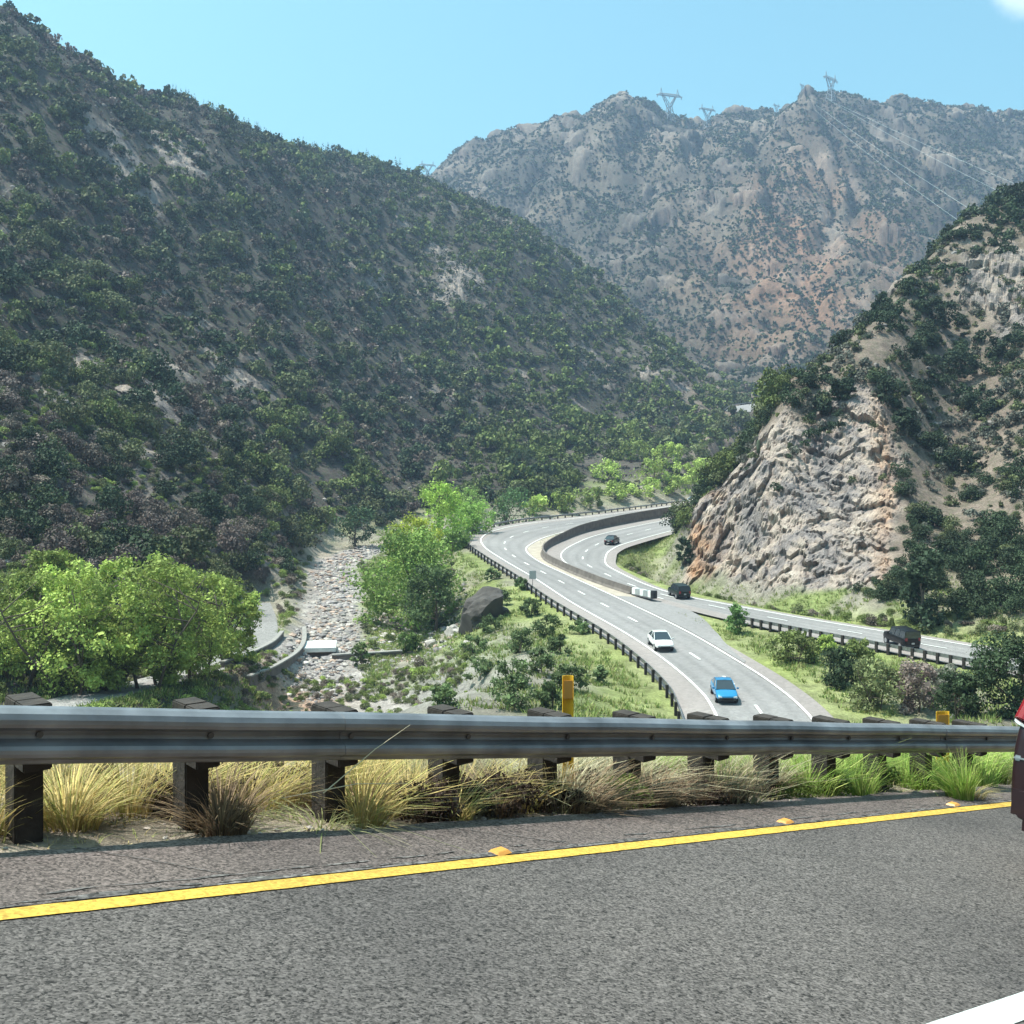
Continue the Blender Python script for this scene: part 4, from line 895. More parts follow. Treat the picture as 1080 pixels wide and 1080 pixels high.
# a strip of mixed shrubs below the rock face and on the left bank
strip = []; NC2 = nrm2(C2M)
for k in range(260):
    t = random.random(); i = int(t*len(C2R[40:135]))+40; q = C2R[i]; nn = NC2[i]; off = random.uniform(1.6, 6.5)
    X, Y = q[0]+abs(nn[0])*off*.9, q[1]+abs(nn[1])*off
    if dmn(np.array([X]), np.array([Y]))[0] < 1.2: continue
    strip.append((1, random.randrange(6), X, Y, float(H(X, Y)[0])-.1, random.uniform(.4, 1.3), random.uniform(.4, 1.2), random.uniform(0, 6), np.array(GREENS[random.choice(['olive','green','green','dry'])])*random.uniform(1, 1.5)))
for k in range(3600):
    X = random.uniform(-75, -8); Y = random.uniform(62, 190)
    if pdist(np.array([X]), np.array([Y]), OLDROAD)[0] < 2.8 or pdist(np.array([X]), np.array([Y]), RIVER)[0] < 4.6: continue
    if (X > -17 or Y > 135 and X > -20) and random.random() < .8: continue
    s = random.uniform(.35, 1.2); strip.append((1, random.randrange(6), X, Y, float(H(X, Y)[0])-.1, s, s*random.uniform(.7, 1.2), random.uniform(0, 6), np.array(GREENS[random.choice(['olive','green','green','bright','dry'])])*random.uniform(.9, 1.4)))
for k in range(620):
    X = random.uniform(-26, -4); Y = random.uniform(80, 104); s = random.uniform(.2, .7); strip.append((1, random.randrange(6), X, Y, float(H(X, Y)[0])-.05, s, s, random.uniform(0, 6), np.array(GREENS[random.choice(['olive','green','bright','dry'])])*random.uniform(1, 1.5)))
V, Fq, C = merge(strip); link('ground_scrub', npmesh('ground_scrub', V, Fq, M['scrub'], C), kind='stuff', label='low herbs and brush along the wash and below the rock face', cat='brush')

# saguaros
def saguaro(px, py, hpx, lab, arms=0):
    x, y, z = px2g(px, py); h = hpx/F*y; root = empty('saguaro_cactus', (x, y, z-.2), label=lab, cat='cactus', group='columnar cacti on the right hill')
    def fl(mb, P, r): mb.tube(P, r, 10)
    mb = MB(); fl(mb, [(0,0,0),(0,0,h*.4),(0,0,h*.9),(0,0,h)], [.24,.3,.26,.1]); mb.build('stem', M['cactus'], root, smooth=True)
    for k in range(arms):
        s = 1 if k else -1; mb = MB(); fl(mb, [(0,0,h*.4),(s*.6,0,h*.42),(s*.8,0,h*.55),(s*.8,0,h*.8)], [.15,.17,.17,.1]); mb.build('arm', M['cactus'], root, smooth=True)
M['cactus'] = simple('cactus_skin', (.05,.07,.035), .8, noise=.3, nscale=6)
for a in [(1022,226,15,'saguaro standing alone on the right skyline',0),(948,272,17,'saguaro with arms on the crest above the reddish soil patch',2),(905,316,20,'tall saguaro on the ridge crest left of the dark bushes',1),(880,348,18,'short saguaro lower on the ridge crest',0),(847,372,16,'saguaro at the top of the rocky prow',0),(800,480,16,'lowest saguaro on the left edge of the rock',0)]: saguaro(*a)

# grass on verges and slopes (stuff)
def blades(P, n, h, spread, cols, w=.012, lean=.5, segs=2, bias=(0,0)):
    # P: tuft centres (x, y, z); returns merged blades
    k = len(P)*n; c = np.repeat(np.asarray(P), n, 0); a = rng.uniform(0, 6.283, k); d = np.stack([np.cos(a)+bias[0], np.sin(a)+bias[1]], 1); rr = rng.uniform(0, 1, k)**.7*spread
    b0 = c.copy(); b0[:, 0] += d[:,0]*rr*.5; b0[:, 1] += d[:,1]*rr*.5; hh = np.repeat(np.broadcast_to(h, (len(P),)), n)*rng.uniform(.3, 1.12, k); ln = hh*lean*np.where(rng.uniform(size=k) < .12, rng.uniform(1.2, 1.9, k), rng.uniform(.1, 1.5, k))
    sd = np.stack([-d[:,1], d[:,0]], 1); tw = rng.uniform(-1, 1, k)[:, None]; sd = sd*np.cos(tw)+d*np.sin(tw); ws = w*rng.uniform(.6, 1.5, k)
    rows = []
    for j in range(segs+1):
        t = j/segs; p = b0.copy(); p[:, 0] += d[:,0]*ln*t**1.8; p[:, 1] += d[:,1]*ln*t**1.8; p[:, 2] += hh*(t - .28*lean*t**2.5); ww = ws*(1-.85*t)
        q = p.copy(); p[:, :2] -= sd*ww[:, None]; q[:, :2] += sd*ww[:, None]; rows += [p, q]
    V = np.stack(rows, 1).reshape(-1, 3); m = 2*(segs+1); base = np.arange(k)*m
    Fq = np.concatenate([np.stack([base+2*j, base+2*j+1, base+2*j+3, base+2*j+2], 1) for j in range(segs)])
    cc = np.asarray(cols)[rng.integers(0, len(cols), k)]*rng.uniform(.75, 1.25, k)[:, None]; return V, Fq, np.repeat(cc, m, 0)
gx_ = rng.uniform(-30, 75, 60000); gy_ = rng.uniform(60, 240, 60000); gx_[:9000] = rng.uniform(-50, -12, 9000); gy_[:9000] = rng.uniform(62, 118, 9000); kk = (dmn(gx_, gy_) > .7) & ((dmn(gx_, gy_) < 16) | (gx_ < -12)) & (pdist(gx_, gy_, OLDROAD) > 2.2) & (rockw(gx_, gy_) < .3) & (pdist(gx_, gy_, RIVER) > 5.0); kk &= (pn(gx_/5, gy_/5, 1.2) > -.25)
gx_, gy_ = gx_[kk], gy_[kk]; gz_ = H(gx_, gy_); vv = visible(gx_, gy_, gz_+.3, .3); gx_, gy_, gz_ = gx_[vv][:18000], gy_[vv][:18000], gz_[vv][:18000]
V, Fq, C = blades(np.stack([gx_, gy_, gz_], 1), 9, .42, .7, [(.23,.27,.09),(.19,.25,.07),(.30,.29,.13),(.14,.2,.06)], w=.05, segs=1)
link('verge_grass', npmesh('verge_grass', V, Fq, M['blade'], C), kind='stuff', label='pale green grass on the verges and slopes of the highway below', cat='grass')
# straw litter and short grass just behind the near rail
n = 2200; s_ = rng.uniform(-6, 16, n); p_ = rng.uniform(-.05, 3.6, n)**1.0; P = [pt(a, b, -.02) for a, b in zip(s_, p_)]; P = np.array(P); P[:, 2] = H(P[:, 0], P[:, 1])
V, Fq, C = blades(P, 9, np.where(p_ < .35, .05, .13), .2, [(.50,.40,.20),(.42,.36,.2),(.30,.31,.12),(.33,.26,.17)], w=.004, lean=1.5)
link('straw_litter', npmesh('straw_litter', V, Fq, M['blade'], C), kind='stuff', label='straw litter and short grass along the near guardrail', cat='straw')
# tufts
STRAW = [(.55,.42,.17),(.48,.38,.18),(.42,.34,.15),(.34,.33,.11)]; DRK = [(.20,.14,.09),(.28,.2,.12),(.14,.10,.07)]; LIME = [(.26,.36,.08),(.20,.32,.06),(.34,.38,.12)]
PALE = [(.50,.44,.30),(.42,.38,.26),(.36,.34,.2)]
def tuft(s, p, h, sp_, cols, lab, n=260, w=.005, lean=.9, group=None, h0=-.03):
    x, y, z = pt(s, p, 0); z = float(H(x, y)[0]) + h0 if p > 0 else z; V, Fq, C = blades(np.zeros((1, 3)), n, h, sp_, cols, w=w, lean=lean, segs=3, bias=(random.uniform(-.45, .5), random.uniform(-.3, .35)))
    o = link('grass_tuft', npmesh('grass_tuft', V, Fq, M['blade'], C), label=lab, cat='grass tuft', group=group); o.location = (x, y, z); return o
rr_ = random.Random(3)
s = -4.6
while s < 13.5:
    green = sstep(1.5, 5.5, s); cols = LIME if rr_.random() < green*.95 else (STRAW if s < .2 else PALE); nm = {id(LIME): 'lime green grass tuft behind the right half of the near guardrail', id(STRAW): 'golden straw grass tuft behind the left end of the near guardrail', id(PALE): 'pale dry grass tuft behind the middle of the near guardrail'}[id(cols)]
    for p in (.2, .55, .95, 1.6, 2.4):
        if rr_.random() < (.9 if p > .3 else (.75 if s > -1 else .12)): tuft(s+rr_.uniform(-.25, .25), p+rr_.uniform(-.15, .2), rr_.uniform(.36, .6)*(.62 if p > 1.3 else 1), rr_.uniform(.25, .5), cols, nm, n=230, lean=rr_.uniform(.6, 1.1), group='tufts: '+nm)
    s += .42
for q, (a, b, hh, lab) in enumerate([(-2.2,.12,.46,'dark brown dry tangle of grass at the second visible post from the left'),(-1.1,.35,.36,'dark dry tuft at the foot of the third post from the left'),(.0,.15,.40,'dark brown clump of dead grass in the middle, under the rail'),(.75,.12,.45,'dark dead tuft right of the yellow delineator'),(1.6,.12,.4,'dark leaning dead tuft, second right of the yellow delineator'),(2.6,.15,.45,'dark purple-brown dead tuft below the highway view'),(-3.0,.4,.4,'dry golden tuft leaning beside the leftmost big post'),(3.9,.5,.42,'brown dead tuft among the lime green grass')]):
    tuft(a, b, hh, .32, DRK if 'golden' not in lab else STRAW, lab, n=520, lean=1.0)
tuft(5.93, -.42, .52, .28, LIME, 'bright green grass tuft growing out of the shoulder near the red vehicle', n=420, w=.006, lean=.55, h0=0)
tuft(6.15, -.36, .2, .35, PALE+STRAW, 'dry straw skirt around the bright green tuft on the shoulder', n=220, lean=1.4, h0=0)
tuft(-1.5, .12, .3, .5, [(.34,.36,.16),(.45,.42,.24)], 'sprawling pale green weed on the ground in front of the third post from the left', n=160, lean=2.2)
# leafy weeds and twiggy dead brush filling the strip under the rail
for q in range(74):
    s = -2.6 + q*.21 + rr_.uniform(-.12, .12); dead = rr_.random() > sstep(.5, 5, s)*.75+.1; p = rr_.uniform(.0, .9) if s > -1 else rr_.uniform(.5, 1.3); x, y, z = pt(s, p); z = float(H(x, y)[0])-.03
    col = np.array([.075,.05,.04] if dead else [.15,.21,.05])*rr_.uniform(.7, 1.3); V, Fq, sh = proto(0, rr_.randrange(6)); V = V*rr_.uniform(.17, .27)*np.array([1.1, 1.1, 1.25])
    o = link('weed', npmesh('weed', V, Fq, M['leaf'], sh[:, None]*col[None]), label=('dead brown twiggy weed' if dead else 'leafy green weed') + ' in the strip under the near guardrail', cat='weed', group=('dead brown weeds' if dead else 'leafy green weeds') + ' under the near guardrail'); o.location = (x, y, z)
# long stray stems crossing the rail
for a in (((-1.62,-.1,.22),(-1.25,-.12,.5),(-.98,-.12,.66)), ((-1.9,-.1,.2),(-1.4,-.13,.28),(-1.0,-.12,.27))):
    MB().tube([pt(*q) for q in a], [.004,.003,.0015], 5).build('dry_stalk', M['straw'] if 'straw' in M else M.setdefault('straw', simple('straw', (.5,.45,.32), .7)), label='thin pale dry stalk reaching up across the rail' if a[2][2] > .5 else 'thin pale dry stalk crossing in front of the post', cat='dry stalk')

# ------------------------------------------------------------------ rocks
def rockproto(seed, sub=2, amp=.35):
    bm = bmesh.new(); bmesh.ops.create_icosphere(bm, subdivisions=sub, radius=1); V = np.array([v.co for v in bm.verts]); f = np.array([[v.index for v in q.verts] for q in bm.faces]); bm.free()
    d = 1 + amp*pn(V[:,0]*1.1+seed*7, V[:,1]*1.1, V[:,2]*1.1)*1.6 + amp*.4*pn(V[:,0]*3+seed, V[:,1]*3, V[:,2]*3); V = V*d[:, None]*np.array([1, .8, .62]); 
    r = np.random.default_rng(seed)
    for _ in range(6):      # flat fracture faces
        nn = r.normal(size=3); nn /= np.linalg.norm(nn); lim = r.uniform(.5, .75); q = V@nn; V = V - np.maximum(q-lim, 0)[:, None]*nn
    return V, f
RP = [rockproto(k, 1) for k in range(8)]
def rocks(name, P, S, mat, colf, lab, **k):
    Vs = []; Fs = []; Cs = []; b = 0
    for (x, y, z), s in zip(P, S):
        V, f = RP[random.randrange(8)]; w = random.uniform(0, 6.3); c, q = math.cos(w)*s, math.sin(w)*s
        Vs.append(np.stack([V[:,0]*c-V[:,1]*q+x, V[:,0]*q+V[:,1]*c+y, V[:,2]*s+z], 1)); Fs.append(f+b); b += len(V); Cs.append(np.tile(colf(), (len(V), 1)))
    link(name, npmesh(name, np.concatenate(Vs), np.concatenate(Fs), mat, np.concatenate(Cs)), kind='stuff', label=lab, cat='rocks')
M['stone'] = leafmat('stone', 0, .25, 1.5)
RIV2 = crom(RIVER[::3], 6); tt = rng.integers(4, len(RIV2)-16, 5200); off = rng.normal(size=5200)*1.5; nn = nrm2(RIV2); X = RIV2[tt,0]+nn[tt,0]*off+rng.uniform(-1.5,1.5,5200); Y = RIV2[tt,1]+nn[tt,1]*off+rng.uniform(-1.5,1.5,5200)
ex = 900; X = np.concatenate([X, rng.uniform(-20, -6, ex)]); Y = np.concatenate([Y, rng.uniform(106, 142, ex)])
kk = (dmn(X, Y) > 3) & (pdist(X, Y, OLDROAD) > 3.2) & (Y > 95); X, Y = X[kk], Y[kk]; Z = H(X, Y); S = np.minimum(rng.gamma(1.4, .14, len(X))+.08, .75)*np.where(Y < 108, .6, 1)
rocks('river_boulders', zip(X, Y, Z), S, M['stone'], lambda: np.array(random.choice([(.36,.33,.31),(.28,.25,.25),(.42,.38,.35),(.37,.27,.22),(.23,.21,.21)]))*random.uniform(.45, 1.0), 'pale boulders strewn along the dry wash')
X = rng.uniform(-150, 190, 9000); Y = rng.uniform(90, 520, 9000); kk = (dmn(X, Y) > 3) & (np.abs(X/Y) < .55) & (fbm(X/18, Y/18, 1.9, 3) > .12); X, Y = X[kk], Y[kk]; Z = H(X, Y); kk = (Z-zR(np.minimum(Y, 300)) > 2) & visible(X, Y, Z+1, 2); X, Y, Z = X[kk][:2600], Y[kk][:2600], Z[kk][:2600]; S = np.minimum(rng.gamma(2, .22, len(X))+.2, .95); Z = Z - S*.15
rocks('hillside_rocks', zip(X, Y, Z), S, M['stone'], lambda: np.array(random.choice([(.20,.18,.175),(.25,.22,.21),(.16,.145,.14)]))*random.uniform(.8, 1.2), 'grey rocks scattered over the hillsides')
P = []; S = []
for k in range(500):
    s = random.uniform(-6, 14); p = random.uniform(-.15, 2.4); P.append(pt(s, p, 0)); S.append(random.uniform(.008, .035))
P = np.array(P); P[:, 2] = np.where(sp(P[:,0], P[:,1])[1] > -.1, H(P[:,0], P[:,1]), P[:, 2])
rocks('verge_gravel', P, S, M['stone'], lambda: np.array(random.choice([(.40,.34,.30),(.30,.26,.24),(.48,.42,.38)])), 'loose grit along the pavement edge')
x, y, z = px2g(508, 662); V, f = rockproto(41, 4, .3); V = V*np.array([2.9, 3.4, 3.6]); V[:, 0] += .25*V[:, 2]
o = link('boulder', npmesh('boulder', V, f, M['rockshade'], smooth=False), label='large dark rounded boulder on the bank between wash and highway', cat='boulder'); o.location = (x, y+2.4, z+1.2)  # one rock stands in for the overhanging bank, its shade in the colour
for i, (a, b, s, lab) in enumerate([(455,682,.9,'pale angular boulder on gravel right of the big green tree'),(478,668,1.1,'biggest pale boulder below the dark rounded boulder'),(492,682,.7,'small pale boulder near the foot of the dirt slope'),(355,690,.7,'pale boulder touching the right side of the concrete slab')]):
    x, y, z = px2g(a, b); V, f = rockproto(50+i, 3); o = link('boulder', npmesh('boulder', V*s, f, M['rock']), label=lab, cat='boulder'); o.location = (x, y, z+.2*s)
# ------------------------------------------------------------------ cars
def paint(name, col, rough=.28): return simple(name, col, rough, .15, coat=.6) if max(col) > .1 else simple(name, tuple(c*.5 for c in col), .4, 0, coat=.1, spec=.3)
def car(kind, col, loc, heading, lab, detail='car', cat='car', detailed=False):
    """x = forward, built round the middle of the wheelbase, wheels on z=0"""
    S = {'sedan': dict(L=4.6, W=1.82, zb=.30, belt=.92, H=1.45, prof=[(-2.3,.62,.78),(-2.2,.42,.95),(-1.75,.32,1.0),(-1.2,.28,1.0),(0,.28,.98),(1.0,.28,.97),(1.7,.30,.88),(2.15,.34,.76),(2.3,.48,.64)],
                  cab=[(-1.75,.98),(-.95,1.42),(.15,1.46),(1.15,.97)]),
         'suv': dict(L=4.7, W=1.92, zb=.35, belt=1.1, H=1.78, prof=[(-2.3,.60,1.0),(-2.25,.45,1.12),(-1.8,.36,1.14),(-1.0,.34,1.14),(0,.34,1.12),(.9,.34,1.12),(1.6,.36,1.08),(2.15,.40,1.0),(2.3,.50,.85)],
                  cab=[(-2.2,1.12),(-2.0,1.70),(.35,1.76),(1.15,1.10)]),
         'boxy': dict(L=4.6, W=1.9, zb=.42, belt=1.2, H=1.85, prof=[(-2.2,.55,1.16),(-2.18,.48,1.2),(-1.8,.42,1.2),(-1.0,.42,1.2),(0,.42,1.2),(.9,.42,1.2),(1.6,.42,1.18),(2.1,.45,1.12),(2.2,.55,1.05)],
                  cab=[(-2.17,1.19),(-2.1,1.82),(.55,1.85),(.95,1.18)]),
         }[kind]
    root = empty({'sedan': 'parked_car'}.get(kind, 'car').replace('parked_', ''), loc, heading, label=lab, cat=cat); W = S['W']/2
    pm = paint(kind+'_paint', col)
    def ring(x, z0, z1, w):
        return [(x, -w*.90, z0), (x, -w, z0+.12), (x, -w, z0+(z1-z0)*.62), (x, -w*.95, z1-.03), (x, -w*.86, z1), (x, 0, z1+.035), (x, w*.86, z1), (x, w*.95, z1-.03), (x, w, z0+(z1-z0)*.62), (x, w, z0+.12), (x, w*.90, z0)]
    rings = []
    for i, (x, z0, z1) in enumerate(S['prof']):
        w = W*(.80 if i in (0, len(S['prof'])-1) else .93 if i in (1, len(S['prof'])-2) else 1); rings.append(ring(x, z0, z1, w))
    body = MB().loft(rings).build('body', pm, root, smooth=True, bevel=0)
    body.modifiers.new('sub', 'SUBSURF').levels = 1; body.modifiers['sub'].render_levels = 2 if detailed else 1
    # greenhouse: glass core, painted roof and pillars
    (xa, za), (xb, zb), (xc, zc), (xd, zd) = S['cab']; wb = W*.90; wt = W*.72 if kind == 'sedan' else W*.80
    def q4(xl, z, w): return [(xl, -w, z), (xl, w, z)]
    A = [(xa,-wb,za),(xb,-wt,zb),(xc,-wt,zc),(xd,-wb,zd)]; B = [(x,-y,z) for x, y, z in A]
    g = lambda name, P: MB().poly(P, [tuple(range(len(P)))]).build(name, M['glass'], root, fix=False)
    def solid(name, P, t, mat):
        P = [Vector(p) for p in P]; n = (P[1]-P[0]).cross(P[2]-P[0]).normalized()*t; k = len(P)
        return MB().poly([p+n for p in P]+[p-n for p in P], [tuple(range(k)), tuple(range(2*k-1, k-1, -1))]+[(i, i+k, (i+1)%k+k, (i+1)%k) for i in range(k)]).build(name, mat, root)
    solid('rear_window', [A[0],A[1],B[1],B[0]], .012, M['glass']); solid('windshield', [A[3],A[2],B[2],B[3]], .012, M['glass'])
    solid('side_window', A, .012, M['glass']); solid('side_window', B, .012, M['glass'])
    # roof
    zt = .04; R = []
    for t in np.linspace(0, 1, 7):
        x = xb+(xc-xb)*t; z = zb+(zc-zb)*t + .03*math.sin(math.pi*t); e = wt+.012
        R.append([(x,-e,z-.03),(x,-e*.93,z+zt*.8),(x,0,z+zt+.02),(x,e*.93,z+zt*.8),(x,e,z-.03)])
    MB().loft(R).build('roof', pm, root, smooth=False)
    pl = MB()
    for P in (A, B):
        sgn = 1 if P is B else -1; r_ = .032
        off = Vector((0, sgn*.006, 0))
        for i, j in ((0,1),(3,2)): pl.tube([Vector(P[i])+off, Vector(P[j])+off], r_, 6)
        for t in ((.36,.66) if kind != 'sedan' else (.5,)):
            bx = xa+(xd-xa)*t; tx = xb+(xc-xb)*t; pl.tube([(bx, P[0][1]+sgn*.006, za+(zd-za)*t), (tx, P[1][1]+sgn*.006, zb+(zc-zb)*t)], .035, 6)
    pl.build('window_frame', pm, root)
    wr = .33 if kind == 'sedan' else .37
    for sx in (-1.4, 1.38):
        for sy in (-1, 1):
            wh = MB().tube([(sx, sy*(W-.24), wr), (sx, sy*(W+.012), wr)], wr, 20).build('wheel', M['rubber'], root)
            MB().tube([(sx, sy*(W-.02), wr), (sx, sy*(W+.02), wr)], wr*.62, 14).build('rim', M['rim'], wh)
    zf = S['prof'][-1][2]; zr_ = S['prof'][0][2]; xf = S['prof'][-1][0]; xr = S['prof'][0][0]
    for sy in (-1, 1):
        MB().box((xf-.10, sy*W*.66, zf-.03), (.16,.34,.14)).build('headlight', M['lamp'], root, bevel=.03)
        MB().box((xr+.07, sy*W*.72, zr_-.06), (.16,.28,.2 if kind == 'sedan' else .34)).build('taillight', M['tail'], root, bevel=.03)
        MB().box((xd-.18, sy*(W+.09), zd+.06), (.14,.2,.14)).build('wing_mirror', pm, root, bevel=.03)
    MB().box((xf-.03, 0, zf-.17), (.14, W*1.0, .18)).build('grille', M['blackp'], root, bevel=.02)
    MB().box((xf-.06, 0, .42), (.2, W*1.55, .2)).build('front_bumper', M['blackp'], root, bevel=.03)
    MB().box((xr+.06, 0, .48), (.2, W*1.55, .2)).build('rear_bumper', M['blackp'], root, bevel=.03)
    MB().box((xr-.03 if kind != 'sedan' else xr+.0, 0, .72), (.03,.32,.16)).build('licence_plate', M['sign'], root)
    return root
def putcar(kind, col, X, Y, curve, flip, lab, k2=0, sc=.93, **k):
    i = int(np.argmin((curve[:,0]-X)**2+(curve[:,1]-Y)**2)); t = curve[min(i+2, len(curve)-1)]-curve[max(i-2, 0)]; a = math.atan2(t[1], t[0]) + (math.pi if flip else 0)
    r = car(kind, col, (X, Y, float(zR(Y))+.02), a, lab, **k); tg = math.atan2(-Y, -X) if k2 > 0 else math.atan2(Y, X); a += abs(k2)*.35*((tg - a + math.pi) % (2*math.pi) - math.pi); r.rotation_euler = (0, math.atan(-.0545*math.sin(a)), a); r.scale = (sc, sc, sc*1.04); return r
putcar('sedan', (.015,.20,.42), 15.7, 77.3, C1C, True, 'bright blue car driving towards the camera on the highway below', k2=1, sc=.88)
putcar('sedan', (.78,.78,.78), 13.4, 94.2, C1C, True, 'white car driving towards the camera behind the blue car', k2=1)
putcar('sedan', (.78,.78,.78), 44.0, 254.0, C1C, True, 'tiny white car at the far end of the highway, half hidden by the rock')
putcar('sedan', (.03,.03,.04), 16.4, 171.0, C2C, True, 'small dark car on the inner bend of the upper carriageway', )
putcar('suv', (.02,.035,.03), 19.3, 120.6, C2C, True, 'dark green sport utility car below the rock cutting', k2=-1.3, sc=.84)
putcar('boxy', (.012,.012,.014), 35.3, 94.6, C2C, True, 'black boxy vehicle beside the guardrail with close dark posts', k2=-1.5, sc=.9)

# the maroon vehicle at the right edge, in our road
def red_car():
    c = pt(6.02, -1.87, 0)
    # measured so that its rear left corner stands just inside the frame
    return c
def maroon():
    s0, p0 = sp(*RC[:2]); L_, W_ = 4.9, 1.9
    root = empty('red_vehicle', pt(s0, p0-W_/2, 0), ang, label='dark red vehicle cut by the right edge of the photo, on the near road', cat='car')
    root.rotation_euler = Matrix.Rotation(ang, 3, 'Z').to_4x4().to_euler(); root.rotation_euler = (Matrix.Rotation(ang, 3, 'Z') @ Matrix.Rotation(-pitch*1.0, 3, 'Y')).to_euler(); root.scale = (1, 1, 1.17)
    pm = simple('maroon_paint', (.014,.002,.004), .42, 0, coat=.15); W = W_/2
    st = [(0,.30,.86),(.04,.27,1.02),(.3,.30,1.06),(1.0,.28,1.08),(2.4,.28,1.06),(3.4,.28,1.04),(4.4,.32,.95),(4.8,.36,.86),(4.9,.5,.75)]
    rings = []
    for i, (x, z0, z1) in enumerate(st):
        w = W*(.90 if i in (0, 8) else .97 if i in (1, 7) else 1)
        rings.append([(x,-w*.93,z0),(x,-w,z0+.1),(x,-w,.75),(x,-w*.97,z1-.08),(x,-w*.91,z1),(x,0,z1+.02),(x,w*.91,z1),(x,w*.97,z1-.08),(x,w,.75),(x,w,z0+.1),(x,w*.93,z0)])
    b = MB().loft(rings).build('body', pm, root, smooth=True); m = b.modifiers.new('s', 'SUBSURF'); m.levels = 2; m.render_levels = 2
    A = [(.10,-W*.9,1.05),(.55,-W*.76,1.62),(2.6,-W*.76,1.66),(3.5,-W*.88,1.03)]; B = [(x,-y,z) for x, y, z in A]
    def solid(name, P, t, mat):
        P = [Vector(p) for p in P]; n = (P[1]-P[0]).cross(P[2]-P[0]).normalized()*t; k = len(P)
        return MB().poly([p+n for p in P]+[p-n for p in P], [tuple(range(k)), tuple(range(2*k-1, k-1, -1))]+[(i, i+k, (i+1)%k+k, (i+1)%k) for i in range(k)]).build(name, mat, root)
    solid('rear_window', [A[0],A[1],B[1],B[0]], .01, M['glass']); solid('windshield', [A[3],A[2],B[2],B[3]], .01, M['glass']); solid('side_window', A, .01, M['glass']); solid('side_window', B, .01, M['glass'])
    R = []
    for t in np.linspace(0, 1, 7):
        x = .5+2.15*t; z = 1.62+.04*t; e = W*.775; R.append([(x,-e,z-.03),(x,-e*.92,z+.04),(x,0,z+.07),(x,e*.92,z+.04),(x,e,z-.03)])
    MB().loft(R).build('roof', pm, root)
    for sy in (-1, 1):
        # rear lamp wraps the corner: red lens with a clear strip
        MB().tube([(.10, sy*W*.90, .94), (.17, sy*W*.86, 1.10), (.32, sy*W*.80, 1.28)], [.08,.075,.06], 12).build('tail_lamp', M['tail'], root)
        MB().tube([(.098, sy*W*.905, .925), (.098, sy*W*.90, .938)], .073, 12).build('reversing_lamp', M['lamp'], root)
        MB().box((3.1, sy*(W+.1), 1.12), (.15,.2,.16)).build('wing_mirror', pm, root, bevel=.03)
        MB().box((.07, sy*W*.87, .715), (.12,.12,.035)).build('bumper_trim', M['rim'], root, bevel=.012)
    MB().box((.05, 0, .44), (.26, W*1.84, .34)).build('rear_bumper', pm, root, bevel=.09)
    MB().box((-.0, 0, .86), (.06,.34,.17)).build('licence_plate', M['sign'], root)
    for sx in (.95, 3.85):
        for sy in (-1, 1):
            w = MB().tube([(sx, sy*(W-.26), .34), (sx, sy*(W+.005), .34)], .34, 28).build('wheel', M['rubber'], root); MB().tube([(sx, sy*(W-.02), .34), (sx, sy*(W+.012), .34)], .22, 20).build('rim', M['rim'], w)
# rear left corner: on the view ray of (1064, 890), on the road plane
_r = (1050-CX)/F; _Y = 1.69/((915-HY)/F - .1629); RC = (_r*_Y, _Y)
maroon()

# ------------------------------------------------------------------ sun, sky, haze, camera
az = math.atan2(.04, -1); el = math.radians(67)
sunv = Vector((math.cos(az)*math.cos(el), math.sin(az)*math.cos(el), math.sin(el)))
ld = bpy.data.lights.new('sun', 'SUN'); ld.energy = 5.0; ld.angle = math.radians(.53); ld.color = (1, .955, .88); lo = bpy.data.objects.new('sun', ld); COL.objects.link(lo); lo.rotation_euler = sunv.to_track_quat('Z', 'Y').to_euler(); lo.location = (-50, 0, 80)
w = bpy.data.worlds.new('World'); scene.world = w; w.use_nodes = True; N = w.node_tree.nodes; L = w.node_tree.links; bg = N['Background']
sk = N.new('ShaderNodeTexSky'); sk.sky_type = 'NISHITA'; sk.sun_disc = False; sk.sun_elevation = el; sk.sun_rotation = math.atan2(sunv.x, sunv.y); sk.air_density = 1.0; sk.dust_density = 3.2; sk.ozone_density = 1.0
tint = N.new('ShaderNodeMix'); tint.data_type = 'RGBA'; tint.blend_type = 'MULTIPLY'; tint.inputs['Factor'].default_value = 1; tint.inputs['B'].default_value = (.98, 1.62, 1.36, 1); L.new(sk.outputs[0], tint.inputs['A'])
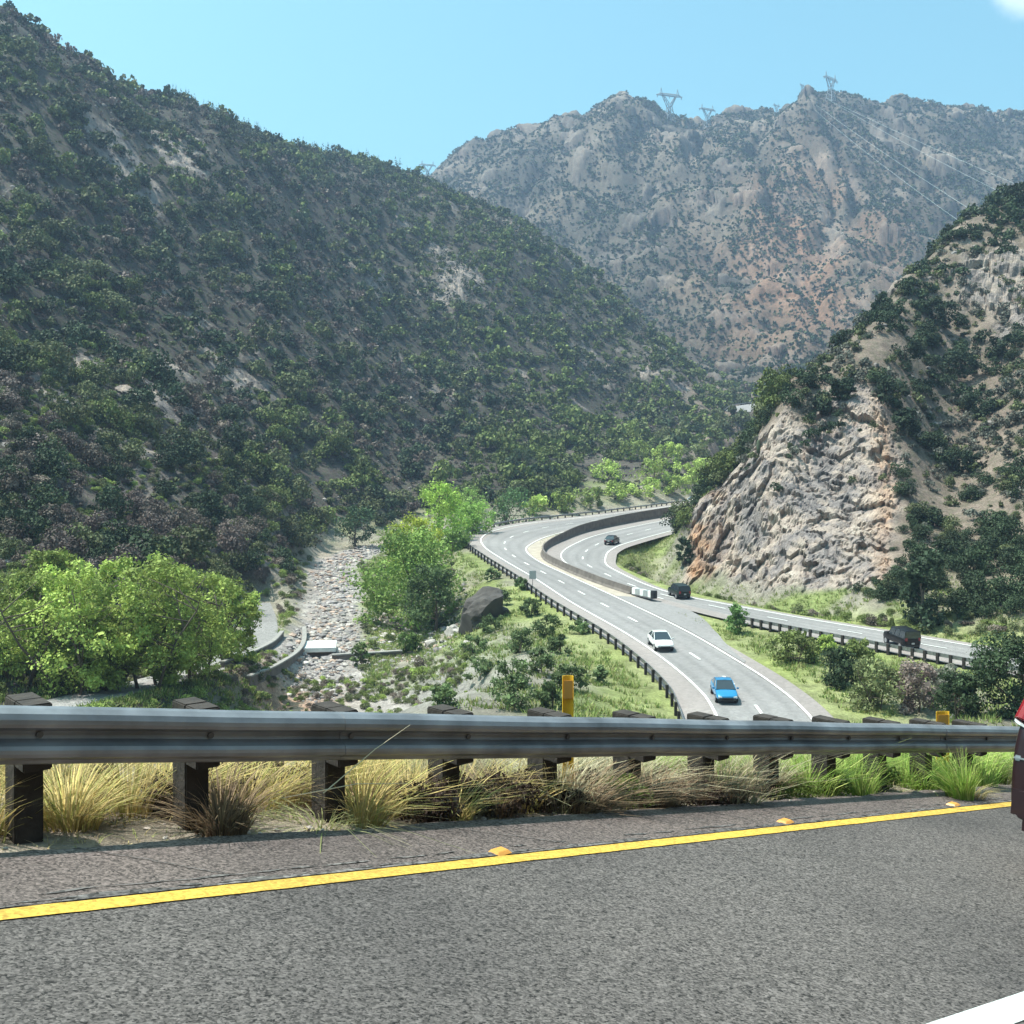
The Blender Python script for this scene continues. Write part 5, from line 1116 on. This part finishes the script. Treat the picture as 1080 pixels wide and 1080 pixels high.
# a scrap of white cloud high on the right
tc = N.new('ShaderNodeTexCoord'); cd = Vector(((1086-CX)/F, 1, (HY+22)/F)).normalized()
dp = N.new('ShaderNodeVectorMath'); dp.operation = 'DISTANCE'; L.new(tc.outputs['Generated'], dp.inputs[0]); dp.inputs[1].default_value = cd
nz = N.new('ShaderNodeTexNoise'); nz.inputs['Scale'].default_value = 22; nz.inputs['Detail'].default_value = 6; L.new(tc.outputs['Generated'], nz.inputs['Vector'])
ma = N.new('ShaderNodeMath'); ma.operation = 'MULTIPLY_ADD'; ma.inputs[1].default_value = .03; L.new(nz.outputs['Fac'], ma.inputs[0]); L.new(dp.outputs['Value'], ma.inputs[2])
mr = N.new('ShaderNodeMapRange'); mr.interpolation_type = 'SMOOTHSTEP'; mr.inputs['From Min'].default_value = .034; mr.inputs['From Max'].default_value = .050; mr.inputs['To Min'].default_value = .5; mr.inputs['To Max'].default_value = 0; L.new(ma.outputs[0], mr.inputs['Value'])
cm = N.new('ShaderNodeMix'); cm.data_type = 'RGBA'; L.new(mr.outputs[0], cm.inputs['Factor']); L.new(tint.outputs['Result'], cm.inputs['A']); cm.inputs['B'].default_value = (9, 9.6, 9.8, 1)
L.new(cm.outputs['Result'], bg.inputs['Color']); bg.inputs['Strength'].default_value = .11
mb = MB(); x0, x1, y0, y1, z0, z1 = -2100, 2100, -170, 1800, -60, 520
mb.box(((x0+x1)/2, (y0+y1)/2, (z0+z1)/2), (x1-x0, y1-y0, z1-z0))
hz = bpy.data.materials.new('haze'); hz.use_nodes = True; n_ = hz.node_tree.nodes; n_.clear(); out = n_.new('ShaderNodeOutputMaterial'); pv = n_.new('ShaderNodeVolumePrincipled')
pv.inputs['Color'].default_value = (.50, .68, 1.0, 1); pv.inputs['Density'].default_value = .00028; pv.inputs['Anisotropy'].default_value = .2; hz.node_tree.links.new(pv.outputs[0], out.inputs['Volume'])
HZ = mb.build('haze', hz, kind='stuff', label='thin blue haze in the canyon air', cat='haze')
cam = bpy.data.cameras.new('camera'); co = bpy.data.objects.new('camera', cam); COL.objects.link(co); co.rotation_euler = (math.radians(90), 0, 0)
cam.sensor_fit = 'HORIZONTAL'; cam.sensor_width = 36; cam.lens = 36*F/1080; cam.shift_y = -(540-HY)/1080; cam.clip_end = 6000; cam.clip_start = .05
scene.camera = co
scene.view_settings.view_transform = 'Standard'; scene.view_settings.look = 'None'; scene.view_settings.exposure = 0.72; scene.view_settings.gamma = 1
scene.render.engine = 'CYCLES'; scene.cycles.max_bounces = 6; scene.cycles.volume_bounces = 0; scene.cycles.volume_max_steps = 64
scene.render.resolution_x = 1024; scene.render.resolution_y = 1024
